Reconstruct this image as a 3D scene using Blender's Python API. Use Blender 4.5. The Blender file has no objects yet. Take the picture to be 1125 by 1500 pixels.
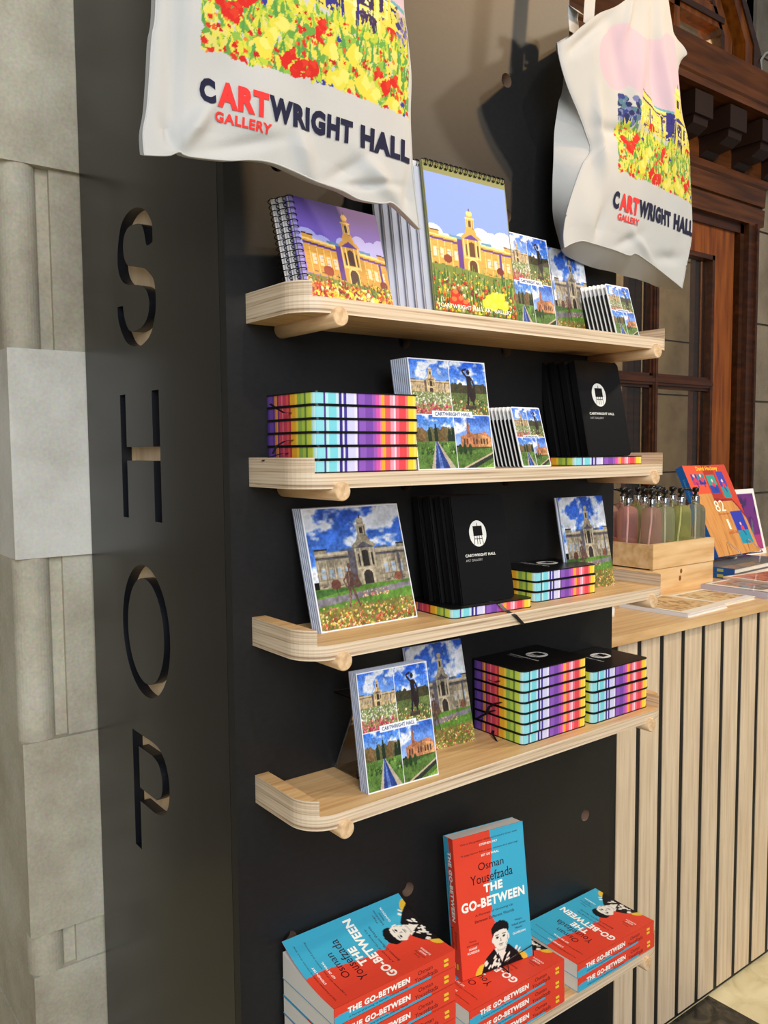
import bpy, bmesh, math, random
import numpy as np
from mathutils import Vector, Matrix, Euler
C = bpy.context.scene.collection
PI = math.pi
R = math.radians
rnd = random.Random(7)

# ------------------------------------------------------------------ materials
def lin(c):
    c = np.asarray(c, float)
    if c.max() > 1.0: c = c / 255.0
    return np.where(c <= 0.04045, c / 12.92, ((c + 0.055) / 1.055) ** 2.4)
def new_mat(name):
    m = bpy.data.materials.new(name); m.use_nodes = True
    return m, m.node_tree.nodes, m.node_tree.links, m.node_tree.nodes['Principled BSDF']
def simple(name, col, rough=0.5, metal=0.0, coat=0.0, spec=0.5, bump=0.0, bscale=200.0, trans=0.0, alpha=1.0, ior=1.45):
    m, n, l, b = new_mat(name)
    b.inputs['Base Color'].default_value = (*lin(col), 1)
    b.inputs['Roughness'].default_value = rough; b.inputs['Metallic'].default_value = metal
    b.inputs['Coat Weight'].default_value = coat; b.inputs['Specular IOR Level'].default_value = spec
    b.inputs['Transmission Weight'].default_value = trans; b.inputs['Alpha'].default_value = alpha
    b.inputs['IOR'].default_value = ior
    if bump:
        t = n.new('ShaderNodeTexNoise'); t.inputs['Scale'].default_value = bscale; t.inputs['Detail'].default_value = 4
        g = n.new('ShaderNodeNewGeometry'); l.new(g.outputs['Position'], t.inputs['Vector'])
        bp = n.new('ShaderNodeBump'); bp.inputs['Strength'].default_value = bump; bp.inputs['Distance'].default_value = 0.001
        l.new(t.outputs['Fac'], bp.inputs['Height']); l.new(bp.outputs['Normal'], b.inputs['Normal'])
    return m
def printed(name, rough=0.4, coat=0.0, bump=0.0):
    m, n, l, b = new_mat(name)
    a = n.new('ShaderNodeVertexColor'); a.layer_name = 'Col'
    l.new(a.outputs['Color'], b.inputs['Base Color']); b.inputs['Specular IOR Level'].default_value = 0.2
    b.inputs['Roughness'].default_value = rough; b.inputs['Coat Weight'].default_value = coat; b.inputs['Coat Roughness'].default_value = 0.035
    if bump:
        t = n.new('ShaderNodeTexNoise'); t.inputs['Scale'].default_value = 900; g = n.new('ShaderNodeNewGeometry')
        l.new(g.outputs['Position'], t.inputs['Vector'])
        bp = n.new('ShaderNodeBump'); bp.inputs['Strength'].default_value = bump; bp.inputs['Distance'].default_value = 0.0006
        l.new(t.outputs['Fac'], bp.inputs['Height']); l.new(bp.outputs['Normal'], b.inputs['Normal'])
    return m
def streaky(name, stops, scale, rough=0.5, detail=3.0, coat=0.0, bump=0.08, second=None, coords='Object', dist=0.0):
    """wood or plywood: noise stretched along an axis through a colour ramp"""
    m, n, l, b = new_mat(name)
    tc = n.new('ShaderNodeTexCoord'); mp = n.new('ShaderNodeMapping'); mp.inputs['Scale'].default_value = scale
    l.new(tc.outputs[coords], mp.inputs['Vector'])
    t = n.new('ShaderNodeTexNoise'); t.inputs['Scale'].default_value = 1.0; t.inputs['Detail'].default_value = detail
    t.inputs['Distortion'].default_value = dist
    l.new(mp.outputs['Vector'], t.inputs['Vector'])
    r = n.new('ShaderNodeValToRGB'); e = r.color_ramp.elements
    while len(e) < len(stops): e.new(0.5)
    for k, (p, c) in enumerate(stops):
        e[k].position = p; e[k].color = (*lin(c), 1)
    l.new(t.outputs['Fac'], r.inputs['Fac'])
    out = r.outputs['Color']
    if second:
        mp2 = n.new('ShaderNodeMapping'); mp2.inputs['Scale'].default_value = second[0]; l.new(tc.outputs[coords], mp2.inputs['Vector'])
        t2 = n.new('ShaderNodeTexNoise'); t2.inputs['Scale'].default_value = 1.0; t2.inputs['Detail'].default_value = 5
        l.new(mp2.outputs['Vector'], t2.inputs['Vector'])
        r2 = n.new('ShaderNodeValToRGB'); r2.color_ramp.elements[0].position = second[1]; r2.color_ramp.elements[1].position = second[2]
        r2.color_ramp.elements[0].color = (*lin(second[3]), 1); r2.color_ramp.elements[1].color = (1, 1, 1, 1)
        l.new(t2.outputs['Fac'], r2.inputs['Fac'])
        mx = n.new('ShaderNodeMix'); mx.data_type = 'RGBA'; mx.blend_type = 'MULTIPLY'; mx.inputs[0].default_value = 1
        l.new(out, mx.inputs[6]); l.new(r2.outputs['Color'], mx.inputs[7]); out = mx.outputs[2]
    l.new(out, b.inputs['Base Color'])
    b.inputs['Roughness'].default_value = rough; b.inputs['Coat Weight'].default_value = coat
    if bump:
        bp = n.new('ShaderNodeBump'); bp.inputs['Strength'].default_value = bump; bp.inputs['Distance'].default_value = 0.001
        l.new(t.outputs['Fac'], bp.inputs['Height']); l.new(bp.outputs['Normal'], b.inputs['Normal'])
    return m

M = {}
M['black_panel'] = streaky('black stained panel', [(0.3, (15, 16, 18)), (0.7, (23, 23, 24))], (90, 25, 160), rough=0.5, bump=0.04, coat=0.0, coords='Object')
M['black_panel'].node_tree.nodes['Principled BSDF'].inputs['Specular IOR Level'].default_value = .42
M['black_gloss'] = streaky('black lacquered panel', [(0.3, (22, 22, 22)), (0.7, (30, 29, 28))], (60, 60, 10), rough=0.26, bump=0.015, coat=0.0)
M['black_gloss'].node_tree.nodes['Principled BSDF'].inputs['Specular IOR Level'].default_value = .4
M['black_edge'] = simple('black painted cut edge', (16, 19, 26), 0.35)
M['ply_edge'] = streaky('plywood layered edge', [(0.30, (150, 122, 96)), (0.42, (196, 172, 142)), (0.55, (222, 200, 172)), (0.75, (233, 216, 192))], (3, 3, 300), rough=0.5, detail=2, bump=0.1,
                        second=((14, 14, 330), 0.27, 0.33, (120, 92, 70)))
M['ply_top'] = streaky('oak veneer shelf top', [(0.3, (196, 150, 98)), (0.5, (216, 174, 120)), (0.7, (228, 190, 138))], (6, 120, 30), rough=0.42, bump=0.04)
M['ply_back'] = streaky('pale plywood backing', [(0.3, (214, 180, 138)), (0.7, (240, 212, 172))], (30, 30, 6), rough=0.6)
M['dowel'] = streaky('turned beech dowel', [(0.3, (196, 158, 116)), (0.55, (222, 188, 146)), (0.75, (232, 202, 164))], (130, 9, 130), rough=0.5)
M['slat'] = streaky('limed oak slat', [(0.28, (196, 172, 142)), (0.5, (216, 194, 164)), (0.72, (228, 208, 180))], (90, 90, 4), rough=0.5,
                    second=((260, 260, 9), 0.2, 0.42, (226, 208, 186)))
M['counter'] = streaky('oak counter top', [(0.3, (200, 156, 104)), (0.5, (218, 178, 126)), (0.72, (230, 196, 146))], (5, 90, 40), rough=0.32, bump=0.03)
M['crate'] = streaky('pine board', [(0.3, (206, 162, 108)), (0.5, (224, 188, 136)), (0.72, (236, 206, 160))], (5, 40, 46), rough=0.5, dist=0.25, bump=0.02)
M['knot'] = simple('pine knot', (132, 78, 40), 0.5)
M['slat_gap'] = simple('black counter back board', (22, 20, 18), 0.6)
M['door_wood'] = streaky('varnished mahogany', [(0.3, (98, 46, 8)), (0.5, (136, 72, 16)), (0.75, (160, 92, 28))], (30, 30, 3), rough=0.34, coat=0.12, bump=0.03)
M['door_dark'] = streaky('dark mahogany moulding', [(0.3, (44, 22, 9)), (0.6, (70, 36, 15)), (0.8, (92, 50, 22))], (3, 40, 40), rough=0.36, coat=0.12, bump=0.03)
M['cornice'] = streaky('varnished mahogany cornice', [(0.3, (64, 34, 11)), (0.5, (88, 48, 17)), (0.75, (110, 64, 26))], (3, 40, 40), rough=0.4, coat=0.1, bump=0.03)
M['bracket'] = simple('shade-darkened carved mahogany', (36, 18, 10), 0.5)  # near-black colour stands in for shade under the cornice
M['print'] = printed('printed card', 0.5)
M['print_gloss'] = printed('glossy printed card', 0.5, 0.5)
M['canvas'] = printed('printed cotton canvas', 0.9, 0.0, 0.35)
M['paper'] = simple('white paper edges', (226, 222, 214), 0.8)
M['chrome'] = simple('chrome', (225, 225, 228), 0.12, 1.0)
M['wire'] = simple('black wire', (24, 24, 27), 0.28, 0.8)
M['black_plastic'] = simple('black plastic', (14, 14, 15), 0.3)
M['black_cover'] = simple('black notebook cover', (15, 14, 15), 0.3, spec=0.4, bump=0.05, bscale=900)
M['ribbon'] = simple('black satin ribbon', (20, 18, 22), 0.4)
M['acrylic'] = simple('clear acrylic', (236, 240, 244), 0.03, trans=1.0, ior=1.49)
M['glass'] = simple('door glass', (226, 222, 210), 0.02, trans=1.0, ior=1.45)
M['clear_sleeve'] = simple('clear card sleeve', (236, 240, 250), 0.06, trans=0.85, ior=1.3)
M['pink_soap'] = simple('pink liquid bottle', (248, 206, 200), 0.06, trans=0.86, ior=1.12)
M['green_soap'] = simple('green liquid bottle', (226, 232, 160), 0.06, trans=0.86, ior=1.12)
M['clear_soap'] = simple('clear liquid bottle', (222, 226, 200), 0.06, trans=0.86, ior=1.12)
M['tube'] = simple('translucent dip tube', (250, 238, 232), 0.3)
M['white'] = simple('white plastic', (235, 235, 235), 0.4)
M['cable'] = simple('white cable', (200, 198, 190), 0.5)

def stone_mat(name, a, b_, c):
    m, n, l, b = new_mat(name)
    g = n.new('ShaderNodeNewGeometry')
    t = n.new('ShaderNodeTexNoise'); t.inputs['Scale'].default_value = 4.0; t.inputs['Detail'].default_value = 8; t.inputs['Roughness'].default_value = 0.62
    l.new(g.outputs['Position'], t.inputs['Vector'])
    r = n.new('ShaderNodeValToRGB'); e = r.color_ramp.elements; e.new(0.5)
    for k, (p, cc) in enumerate([(0.3, a), (0.52, b_), (0.72, c)]): e[k].position = p; e[k].color = (*lin(cc), 1)
    l.new(t.outputs['Fac'], r.inputs['Fac'])
    t2 = n.new('ShaderNodeTexNoise'); t2.inputs['Scale'].default_value = 160; t2.inputs['Detail'].default_value = 5
    l.new(g.outputs['Position'], t2.inputs['Vector'])
    mx = n.new('ShaderNodeMix'); mx.data_type = 'RGBA'; mx.blend_type = 'OVERLAY'; mx.inputs[0].default_value = 0.35
    l.new(r.outputs['Color'], mx.inputs[6]); l.new(t2.outputs['Color'], mx.inputs[7])
    hs = n.new('ShaderNodeHueSaturation'); hs.inputs['Saturation'].default_value = 0.75
    l.new(mx.outputs[2], hs.inputs['Color']); l.new(hs.outputs['Color'], b.inputs['Base Color'])
    bp = n.new('ShaderNodeBump'); bp.inputs['Strength'].default_value = 0.3; bp.inputs['Distance'].default_value = 0.002
    l.new(t2.outputs['Fac'], bp.inputs['Height']); l.new(bp.outputs['Normal'], b.inputs['Normal'])
    b.inputs['Roughness'].default_value = 0.8
    return m
M['stone'] = stone_mat('weathered sandstone', (156, 142, 116), (184, 176, 150), (202, 198, 178))
M['stone_pale'] = stone_mat('pale sandstone', (190, 184, 168), (212, 208, 196), (226, 224, 214))
M['stone_far'] = stone_mat('grey sandstone', (118, 106, 88), (144, 131, 110), (160, 148, 126))
def floor_mat():
    m, n, l, b = new_mat('marble floor tiles')
    g = n.new('ShaderNodeNewGeometry')
    t = n.new('ShaderNodeTexNoise'); t.inputs['Scale'].default_value = 9; t.inputs['Detail'].default_value = 9; t.inputs['Distortion'].default_value = 1.6
    l.new(g.outputs['Position'], t.inputs['Vector'])
    r = n.new('ShaderNodeValToRGB'); e = r.color_ramp.elements; e.new(0.5)
    for k, (p, c) in enumerate([(0.3, (186, 168, 124)), (0.45, (216, 202, 160)), (0.62, (228, 216, 178))]): e[k].position = p; e[k].color = (*lin(c), 1)
    l.new(t.outputs['Fac'], r.inputs['Fac']); l.new(r.outputs['Color'], b.inputs['Base Color'])
    b.inputs['Roughness'].default_value = 0.28
    m2, n, l, b = new_mat('black marble tile')
    g = n.new('ShaderNodeNewGeometry')
    t = n.new('ShaderNodeTexNoise'); t.inputs['Scale'].default_value = 14; t.inputs['Detail'].default_value = 9; t.inputs['Distortion'].default_value = 2
    l.new(g.outputs['Position'], t.inputs['Vector'])
    r = n.new('ShaderNodeValToRGB'); e = r.color_ramp.elements
    e[0].position = 0.45; e[0].color = (*lin((40, 38, 32)), 1); e[1].position = 0.75; e[1].color = (*lin((84, 76, 62)), 1)
    l.new(t.outputs['Fac'], r.inputs['Fac']); l.new(r.outputs['Color'], b.inputs['Base Color'])
    b.inputs['Roughness'].default_value = 0.25
    return m, m2
M['marble'], M['black_marble'] = floor_mat()

# ------------------------------------------------------------------ text outlines
_tc = {}
def text_geo(s, bold=0.0, shear=0.0):
    k = (s, bold, shear)
    if k not in _tc:
        cu = bpy.data.curves.new('t', 'FONT'); cu.body = s; cu.offset = bold; cu.resolution_u = 3; cu.shear = shear
        cu.space_character = 1.0 + bold * 2.4
        o = bpy.data.objects.new('t', cu)
        me = bpy.data.meshes.new_from_object(o)
        v = np.array([q.co[:2] for q in me.vertices]) if len(me.vertices) else np.zeros((0, 2))
        f = [tuple(p.vertices) for p in me.polygons]
        bpy.data.objects.remove(o); bpy.data.curves.remove(cu); bpy.data.meshes.remove(me)
        mn, mx = v.min(0), v.max(0)
        _tc[k] = ((v - mn) / (mx - mn), f, float((mx - mn)[0] / (mx - mn)[1]))
    return _tc[k]

# ------------------------------------------------------------------ mesh builder
class MB:
    def __init__(s): s.v = []; s.f = []; s.m = []; s.c = []; s.sm = []; s.mats = []; s.n = 0
    def mi(s, mat):
        if mat not in s.mats: s.mats.append(mat)
        return s.mats.index(mat)
    def add(s, V, F, mat, col=(1, 1, 1), smooth=False, T=None):
        V = [Vector(p) for p in V]
        if T is not None: V = [T @ p for p in V]
        b = s.n; s.v += [tuple(p) for p in V]; s.n += len(V)
        cl = lin(col) if not (isinstance(col, np.ndarray) and col.ndim == 2) else None
        if cl is not None: s.c += [tuple(cl)] * len(V)
        else: s.c += [tuple(q) for q in lin(col)]
        k = s.mi(mat)
        for f in F: s.f.append(tuple(b + i for i in f)); s.m.append(k); s.sm.append(smooth)
    def box(s, lo, hi, mat, col=(1, 1, 1), T=None, skip=()):
        x0, y0, z0 = lo; x1, y1, z1 = hi
        V = [(x0, y0, z0), (x1, y0, z0), (x1, y1, z0), (x0, y1, z0), (x0, y0, z1), (x1, y0, z1), (x1, y1, z1), (x0, y1, z1)]
        F = [(0, 3, 2, 1), (4, 5, 6, 7), (0, 1, 5, 4), (1, 2, 6, 5), (2, 3, 7, 6), (3, 0, 4, 7)]
        s.add(V, [f for i, f in enumerate(F) if i not in skip], mat, col, T=T)
    def prism(s, poly, z0, z1, mat, col=(1, 1, 1), T=None, side=None, bev=0.0, smooth_side=False):
        n = len(poly)
        s.add([(p[0], p[1], z0) for p in poly], [tuple(range(n))[::-1]], mat, col, T=T)
        s.add([(p[0], p[1], z1) for p in poly], [tuple(range(n))], mat, col, T=T)
        s.add([(p[0], p[1], z0) for p in poly] + [(p[0], p[1], z1) for p in poly], [(i, (i + 1) % n, n + (i + 1) % n, n + i) for i in range(n)], side or mat, col, T=T, smooth=smooth_side)
    def lathe(s, prof, mat, col=(1, 1, 1), n=24, T=None, smooth=True, caps=True):
        V = []; F = []
        for r, z in prof:
            for k in range(n):
                a = 2 * PI * k / n; V.append((r * math.cos(a), r * math.sin(a), z))
        for i in range(len(prof) - 1):
            for k in range(n):
                F.append((i * n + k, i * n + (k + 1) % n, (i + 1) * n + (k + 1) % n, (i + 1) * n + k))
        s.add(V, F, mat, col, smooth, T)
        if caps:
            s.add([V[k] for k in range(n)], [tuple(range(n))[::-1]], mat, col, T=T)
            s.add([V[(len(prof) - 1) * n + k] for k in range(n)], [tuple(range(n))], mat, col, T=T)
    def tube(s, pts, r, mat, col=(1, 1, 1), n=8, closed=False):
        P = [Vector(p) for p in pts]; V = []; F = []; N = len(P)
        for i, p in enumerate(P):
            a = P[(i - 1) % N] if (closed or i > 0) else p; b = P[(i + 1) % N] if (closed or i < N - 1) else p
            t = (b - a).normalized(); u = t.orthogonal().normalized() if abs(t.z) > 0.95 or i == 0 and False else t.cross(Vector((0, 0, 1)))
            if u.length < 1e-4: u = t.cross(Vector((0, 1, 0)))
            u.normalize(); w = t.cross(u)
            for k in range(n):
                an = 2 * PI * k / n; V.append(p + u * r * math.cos(an) + w * r * math.sin(an))
        for i in range(N if closed else N - 1):
            j = (i + 1) % N
            for k in range(n): F.append((i * n + k, i * n + (k + 1) % n, j * n + (k + 1) % n, j * n + k))
        if not closed: F += [tuple(range(n))[::-1], tuple((N - 1) * n + k for k in range(n))]
        s.add(V, F, mat, col, True)
    def pic(s, img, o, ux, uy, mat):
        """lay an H x W x 3 print (row 0 on top) as a fine coloured grid: o lower left, ux/uy edge vectors"""
        H, W = img.shape[:2]; o = np.array(o, float); ux = np.array(ux, float); uy = np.array(uy, float)
        gx, gy = np.meshgrid(np.linspace(0, 1, W), np.linspace(1, 0, H))
        V = o + gx[..., None] * ux + gy[..., None] * uy
        idx = np.arange(H * W).reshape(H, W)
        F = np.stack([idx[1:, :-1], idx[1:, 1:], idx[:-1, 1:], idx[:-1, :-1]], -1).reshape(-1, 4)
        b = s.n; s.v += [tuple(q) for q in V.reshape(-1, 3)]; s.n += H * W
        s.c += [tuple(q) for q in lin(np.clip(img, 0, 1).reshape(-1, 3) * 0.999)]
        k = s.mi(mat); s.f += [tuple(int(x) for x in q) for q in (F + b)]; s.m += [k] * len(F); s.sm += [False] * len(F)
    def text(s, t, o, ux, uy, w, h, mat, col, bold=0.0, shear=0.0, align='l'):
        """t fitted into width w, height h at o (lower left of its box) along unit vectors ux, uy"""
        g, f, asp = text_geo(t, bold, shear); o = Vector(o); ux = Vector(ux); uy = Vector(uy)
        if w is None: w = asp * h
        if align == 'c': o = o - ux * (w / 2)
        s.add([o + ux * (p[0] * w) + uy * (p[1] * h) for p in g], f, mat, col)
    def obj(s, name, parent=None, T=None):
        me = bpy.data.meshes.new(name)
        me.from_pydata(s.v, [], s.f); me.update()
        for m in s.mats: me.materials.append(m)
        me.polygons.foreach_set('material_index', s.m); me.polygons.foreach_set('use_smooth', s.sm)
        a = me.color_attributes.new('Col', 'FLOAT_COLOR', 'POINT')
        arr = np.ones((len(s.v), 4), np.float32); arr[:, :3] = np.array(s.c, np.float32).reshape(-1, 3)
        a.data.foreach_set('color', arr.ravel())
        if T is not None: me.transform(T)
        o = bpy.data.objects.new(name, me); C.objects.link(o)
        if parent is not None: o.parent = parent
        return o
def thing(name, label, cat, loc=(0, 0, 0), rot=(0, 0, 0), group=None):
    o = bpy.data.objects.new(name, None); o.empty_display_size = 0.02; C.objects.link(o)
    o.location = loc; o.rotation_euler = rot
    o['label'] = label; o['category'] = cat
    if group: o['group'] = group
    return o
def tag(o, label, cat, group=None, loc=None, rot=None):
    o['label'] = label; o['category'] = cat
    if group: o['group'] = group
    if loc is not None: o.location = loc
    if rot is not None: o.rotation_euler = rot
    return o
def struct(o): o['kind'] = 'structure'; return o
def dup(root, label, loc=None, rot=None, group=None, skip=()):
    r = root.copy(); C.objects.link(r)
    r['label'] = label
    if group: r['group'] = group
    if loc is not None: r.location = loc
    if rot is not None: r.rotation_euler = rot
    for ch in list(root.children):
        if ch.name.split('.')[0] in skip: continue
        c = ch.copy(); C.objects.link(c); c.parent = r
        for g in list(ch.children):
            d = g.copy(); C.objects.link(d); d.parent = c
    return r
def order(i, n):   # i = 0 is the top
    w = ['topmost', 'second from the top', 'third from the top', 'fourth from the top', 'fifth from the top', 'sixth from the top', 'seventh from the top']
    return 'bottom' if i == n - 1 and n > 1 else w[i]
ORD = ['front', 'second', 'third', 'fourth', 'fifth', 'sixth', 'seventh', 'eighth', 'ninth']

# ------------------------------------------------------------------ printed pictures (drawn with numpy)
class Pic:
    def __init__(s, W, H, col, seed=1):
        s.W, s.H = W, H; s.a = np.ones((H, W, 3)) * (np.array(col, float) / 255); s.al = np.zeros((H, W))
        s.X, s.Y = np.meshgrid((np.arange(W) + .5) / W, 1 - (np.arange(H) + .5) / H); s.r = np.random.RandomState(seed); s.asp = W / H
    def put(s, m, col, k=1.0):
        s.a[m] = s.a[m] * (1 - k) + (np.array(col, float) / 255) * k; s.al[m] = 1
    def rect(s, x0, y0, x1, y1, col, k=1.0): s.put((s.X >= x0) & (s.X <= x1) & (s.Y >= y0) & (s.Y <= y1), col, k)
    def ell(s, cx, cy, rx, ry, col, k=1.0):
        i0 = max(0, int((1 - cy - ry) * s.H) - 1); i1 = min(s.H, int((1 - cy + ry) * s.H) + 2); j0 = max(0, int((cx - rx) * s.W) - 1); j1 = min(s.W, int((cx + rx) * s.W) + 2)
        if i1 <= i0 or j1 <= j0: return
        X = s.X[i0:i1, j0:j1]; Y = s.Y[i0:i1, j0:j1]; m = ((X - cx) / rx) ** 2 + ((Y - cy) / ry) ** 2 <= 1
        sub = s.a[i0:i1, j0:j1]; sub[m] = sub[m] * (1 - k) + (np.array(col, float) / 255) * k; s.al[i0:i1, j0:j1][m] = 1
    def splat(s, cx, cy, r_, col):
        n = 9; s.poly([(cx + r_ * s.r.uniform(.35, 1.25) * math.cos(2 * PI * q / n), cy + r_ * s.asp * s.r.uniform(.35, 1.35) * math.sin(2 * PI * q / n)) for q in range(n)], col)
    def poly(s, P, col, k=1.0):
        n = len(P); xs = [q[0] for q in P]; ys = [q[1] for q in P]
        i0 = max(0, int((1 - max(ys)) * s.H) - 1); i1 = min(s.H, int((1 - min(ys)) * s.H) + 2); j0 = max(0, int(min(xs) * s.W) - 1); j1 = min(s.W, int(max(xs) * s.W) + 2)
        if i1 <= i0 or j1 <= j0: return
        X = s.X[i0:i1, j0:j1]; Y = s.Y[i0:i1, j0:j1]; m = np.zeros(X.shape, bool)
        for i in range(n):
            (x0, y0), (x1, y1) = P[i], P[(i + 1) % n]
            if y0 == y1: continue
            m ^= ((Y > y0) != (Y > y1)) & (X < (x1 - x0) * (Y - y0) / (y1 - y0) + x0)
        sub = s.a[i0:i1, j0:j1]; sub[m] = sub[m] * (1 - k) + (np.array(col, float) / 255) * k; s.al[i0:i1, j0:j1][m] = 1
    def line(s, x0, y0, x1, y1, w, col):
        dx, dy = x1 - x0, (y1 - y0) / s.asp; L = math.hypot(dx, dy) or 1e-6; nx, ny = -dy / L * w / 2, dx / L * w / 2 * s.asp
        s.poly([(x0 + nx, y0 + ny), (x1 + nx, y1 + ny), (x1 - nx, y1 - ny), (x0 - nx, y0 - ny)], col)
    def fbm(s, sx, sy, oct=4):
        out = np.zeros((s.H, s.W)); amp = 1; tot = 0
        for o in range(oct):
            nx, ny = max(2, int(sx * 2 ** o) + 2), max(2, int(sy * 2 ** o) + 2); g = s.r.rand(ny, nx)
            fx = s.X * (nx - 1.001); fy = s.Y * (ny - 1.001); ix = fx.astype(int); iy = fy.astype(int); tx = fx - ix; ty = fy - iy
            tx = tx * tx * (3 - 2 * tx); ty = ty * ty * (3 - 2 * ty)
            out += amp * ((g[iy, ix] * (1 - tx) + g[iy, ix + 1] * tx) * (1 - ty) + (g[iy + 1, ix] * (1 - tx) + g[iy + 1, ix + 1] * tx) * ty); tot += amp; amp *= .55
        return out / tot
    def mixmask(s, m, col): s.a = s.a * (1 - m[..., None]) + (np.array(col, float) / 255) * m[..., None]
    def grain(s, y0, y1, k=0.12, sc=60):
        n = s.fbm(sc, sc, 3) - .5; m = ((s.Y >= y0) & (s.Y <= y1))[..., None]; s.a = np.clip(s.a * (1 + m * n[..., None] * k * 4), 0, 1)
    def flowers(s, y0, y1, cols, n, r0, r1, xr=(0, 1)):
        ys = y1 - (y1 - y0) * np.sort(s.r.rand(n)) ** 0.9
        for y in ys:
            t = (y1 - y) / (y1 - y0 + 1e-6); rr = r0 + (r1 - r0) * t * s.r.uniform(.5, 1.2); x = s.r.uniform(*xr); c = cols[s.r.randint(len(cols))]
            s.splat(x, y, rr, np.array(c) * s.r.uniform(.62, 1.0))
            if rr > .011: s.splat(x + rr * .2, y + rr * .3 * s.asp, rr * .55, np.minimum(np.array(c) * s.r.uniform(.9, 1.2) + 10, 255)); s.splat(x - rr * .3, y - rr * .3 * s.asp, rr * .3, np.array(c) * .55)
    def leaves(s, y0, y1, cols, n, L):
        for _ in range(n):
            x, y = s.r.rand(), s.r.uniform(y0, y1 - L * .3); c = cols[s.r.randint(len(cols))]; dx = s.r.uniform(-.02, .02); w = s.r.uniform(.006, .014)
            s.poly([(x - w, y), (x + w, y), (x + dx, y + L * s.r.uniform(.5, 1.2))], c)
def sky(p, y0, top, bot, cloud=None, thr=.5, sc=4, seed=3):
    t = np.clip((p.Y - y0) / (1 - y0), 0, 1)[..., None]; m = (p.Y >= y0)[..., None]
    col = (np.array(bot) * (1 - t) + np.array(top) * t) / 255; p.a = p.a * (1 - m) + col * m
    if cloud is not None:
        n = p.fbm(sc, sc * 1.6, 5); k = np.clip((n - thr) * 9, 0, 1) * (p.Y >= y0); sh = np.clip((n - thr - .1) * 5, 0, 1)[..., None]
        cc = np.array(cloud) / 255 * (1 - .12 * sh); p.a = p.a * (1 - k[..., None]) + cc * k[..., None]
def hall(p, x0, x1, yb, yt, cx, S, wall, dark, light, shade, roof, win, sag=0.0, wx=1.0, detail=True):
    """the gallery building: two wings, centre block with arch and loggia, tower with dome. S = height of the wings"""
    h = yt - yb
    def W(a, b, c, d, col): p.poly([(a, b + sag * (a - cx)), (c, b + sag * (c - cx)), (c, d + sag * (c - cx)), (a, d + sag * (a - cx))], col)
    W(x0, yb, x1, yt, wall)
    # roof lights and parapet
    for a, b in ((cx - .26 * wx, cx - .11 * wx), (cx + .12 * wx, cx + .25 * wx)): W(a, yt, b, yt + .10 * h, roof)
    W(x0, yt - .05 * h, x1, yt + .02 * h, light); W(x0, yt - .17 * h, x1, yt - .12 * h, shade); W(x0, yt - .12 * h, x1, yt - .10 * h, dark)
    if x0 < cx - .35 * wx: W(x0, yt, x0 + .12 * wx, yt + .12 * h, wall); W(x0, yt + .1 * h, x0 + .13 * wx, yt + .14 * h, dark)
    if x1 > cx + .3 * wx: W(x1 - .09 * wx, yt, x1, yt + .12 * h, wall); W(x1 - .1 * wx, yt + .1 * h, x1, yt + .14 * h, dark)
    k = 0
    for dx in (-.44, -.36, -.28, -.20, .20, .28, .36, .44):
        x = cx + dx * wx
        if x < x0 + .01 or x > x1 - .01: continue
        W(x - .045 * wx, yb + .05 * h, x - .038 * wx, yt - .17 * h, light)
        W(x - .022 * wx, yb + .30 * h, x + .022 * wx, yb + .60 * h, light); W(x - .017 * wx, yb + .33 * h, x + .017 * wx, yb + .57 * h, win)
        W(x - .002 * wx, yb + .33 * h, x + .002 * wx, yb + .57 * h, light); W(x - .017 * wx, yb + .44 * h, x + .017 * wx, yb + .46 * h, light)
        W(x - .02 * wx, yb + .08 * h, x + .02 * wx, yb + .11 * h, dark)
    for j in range(1, 7): W(x0, yb + j * .13 * h, x1, yb + j * .13 * h + .008 * h, np.array(wall) * .88)
    # shadow flanks
    W(cx - .17 * wx, yb + .04 * h, cx - .10 * wx, yt + .02 * h, shade); W(cx + .33 * wx, yb, cx + .36 * wx, yt - .12 * h, shade)
    # centre block
    W(cx - .11 * wx, yb - .02 * h, cx + .11 * wx, yt + .10 * h, wall)
    p.poly([(cx - .13 * wx, yt + .10 * h), (cx + .13 * wx, yt + .10 * h), (cx + .10 * wx, yt + .22 * h), (cx, yt + .34 * h), (cx - .10 * wx, yt + .22 * h)], wall)
    p.poly([(cx - .10 * wx, yt + .08 * h), (cx + .10 * wx, yt + .08 * h), (cx, yt + .26 * h)], shade)
    for dx in (-.10, -.055, .045, .09): p.rect(cx + dx * wx, yb + .45 * h, cx + (dx + .012) * wx, yt + .08 * h, light)
    p.rect(cx - .035 * wx, yb + .55 * h, cx + .035 * wx, yt - .06 * h, dark); p.ell(cx, yt - .06 * h, .035 * wx, .07 * h, dark)
    for dx in (-.075, .062): p.rect(cx + dx * wx, yb + .56 * h, cx + (dx + .018) * wx, yt - .08 * h, dark)
    p.rect(cx - .09 * wx, yb + .47 * h, cx + .09 * wx, yb + .53 * h, light)
    p.ell(cx, yb + .28 * h, .065 * wx, .20 * h, light); p.rect(cx - .065 * wx, yb - .02 * h, cx + .065 * wx, yb + .28 * h, light)
    p.ell(cx, yb + .28 * h, .048 * wx, .15 * h, dark); p.rect(cx - .048 * wx, yb - .02 * h, cx + .048 * wx, yb + .28 * h, dark)
    # tower
    t0 = yt + .26 * h; th = S
    p.poly([(cx - .075 * wx, t0), (cx + .075 * wx, t0), (cx + .05 * wx, t0 + .25 * th), (cx - .05 * wx, t0 + .25 * th)], wall)
    p.rect(cx - .045 * wx, t0 + .2 * th, cx + .045 * wx, t0 + .62 * th, wall); p.rect(cx + .02 * wx, t0 + .2 * th, cx + .045 * wx, t0 + .62 * th, np.array(wall) * .8)
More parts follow.
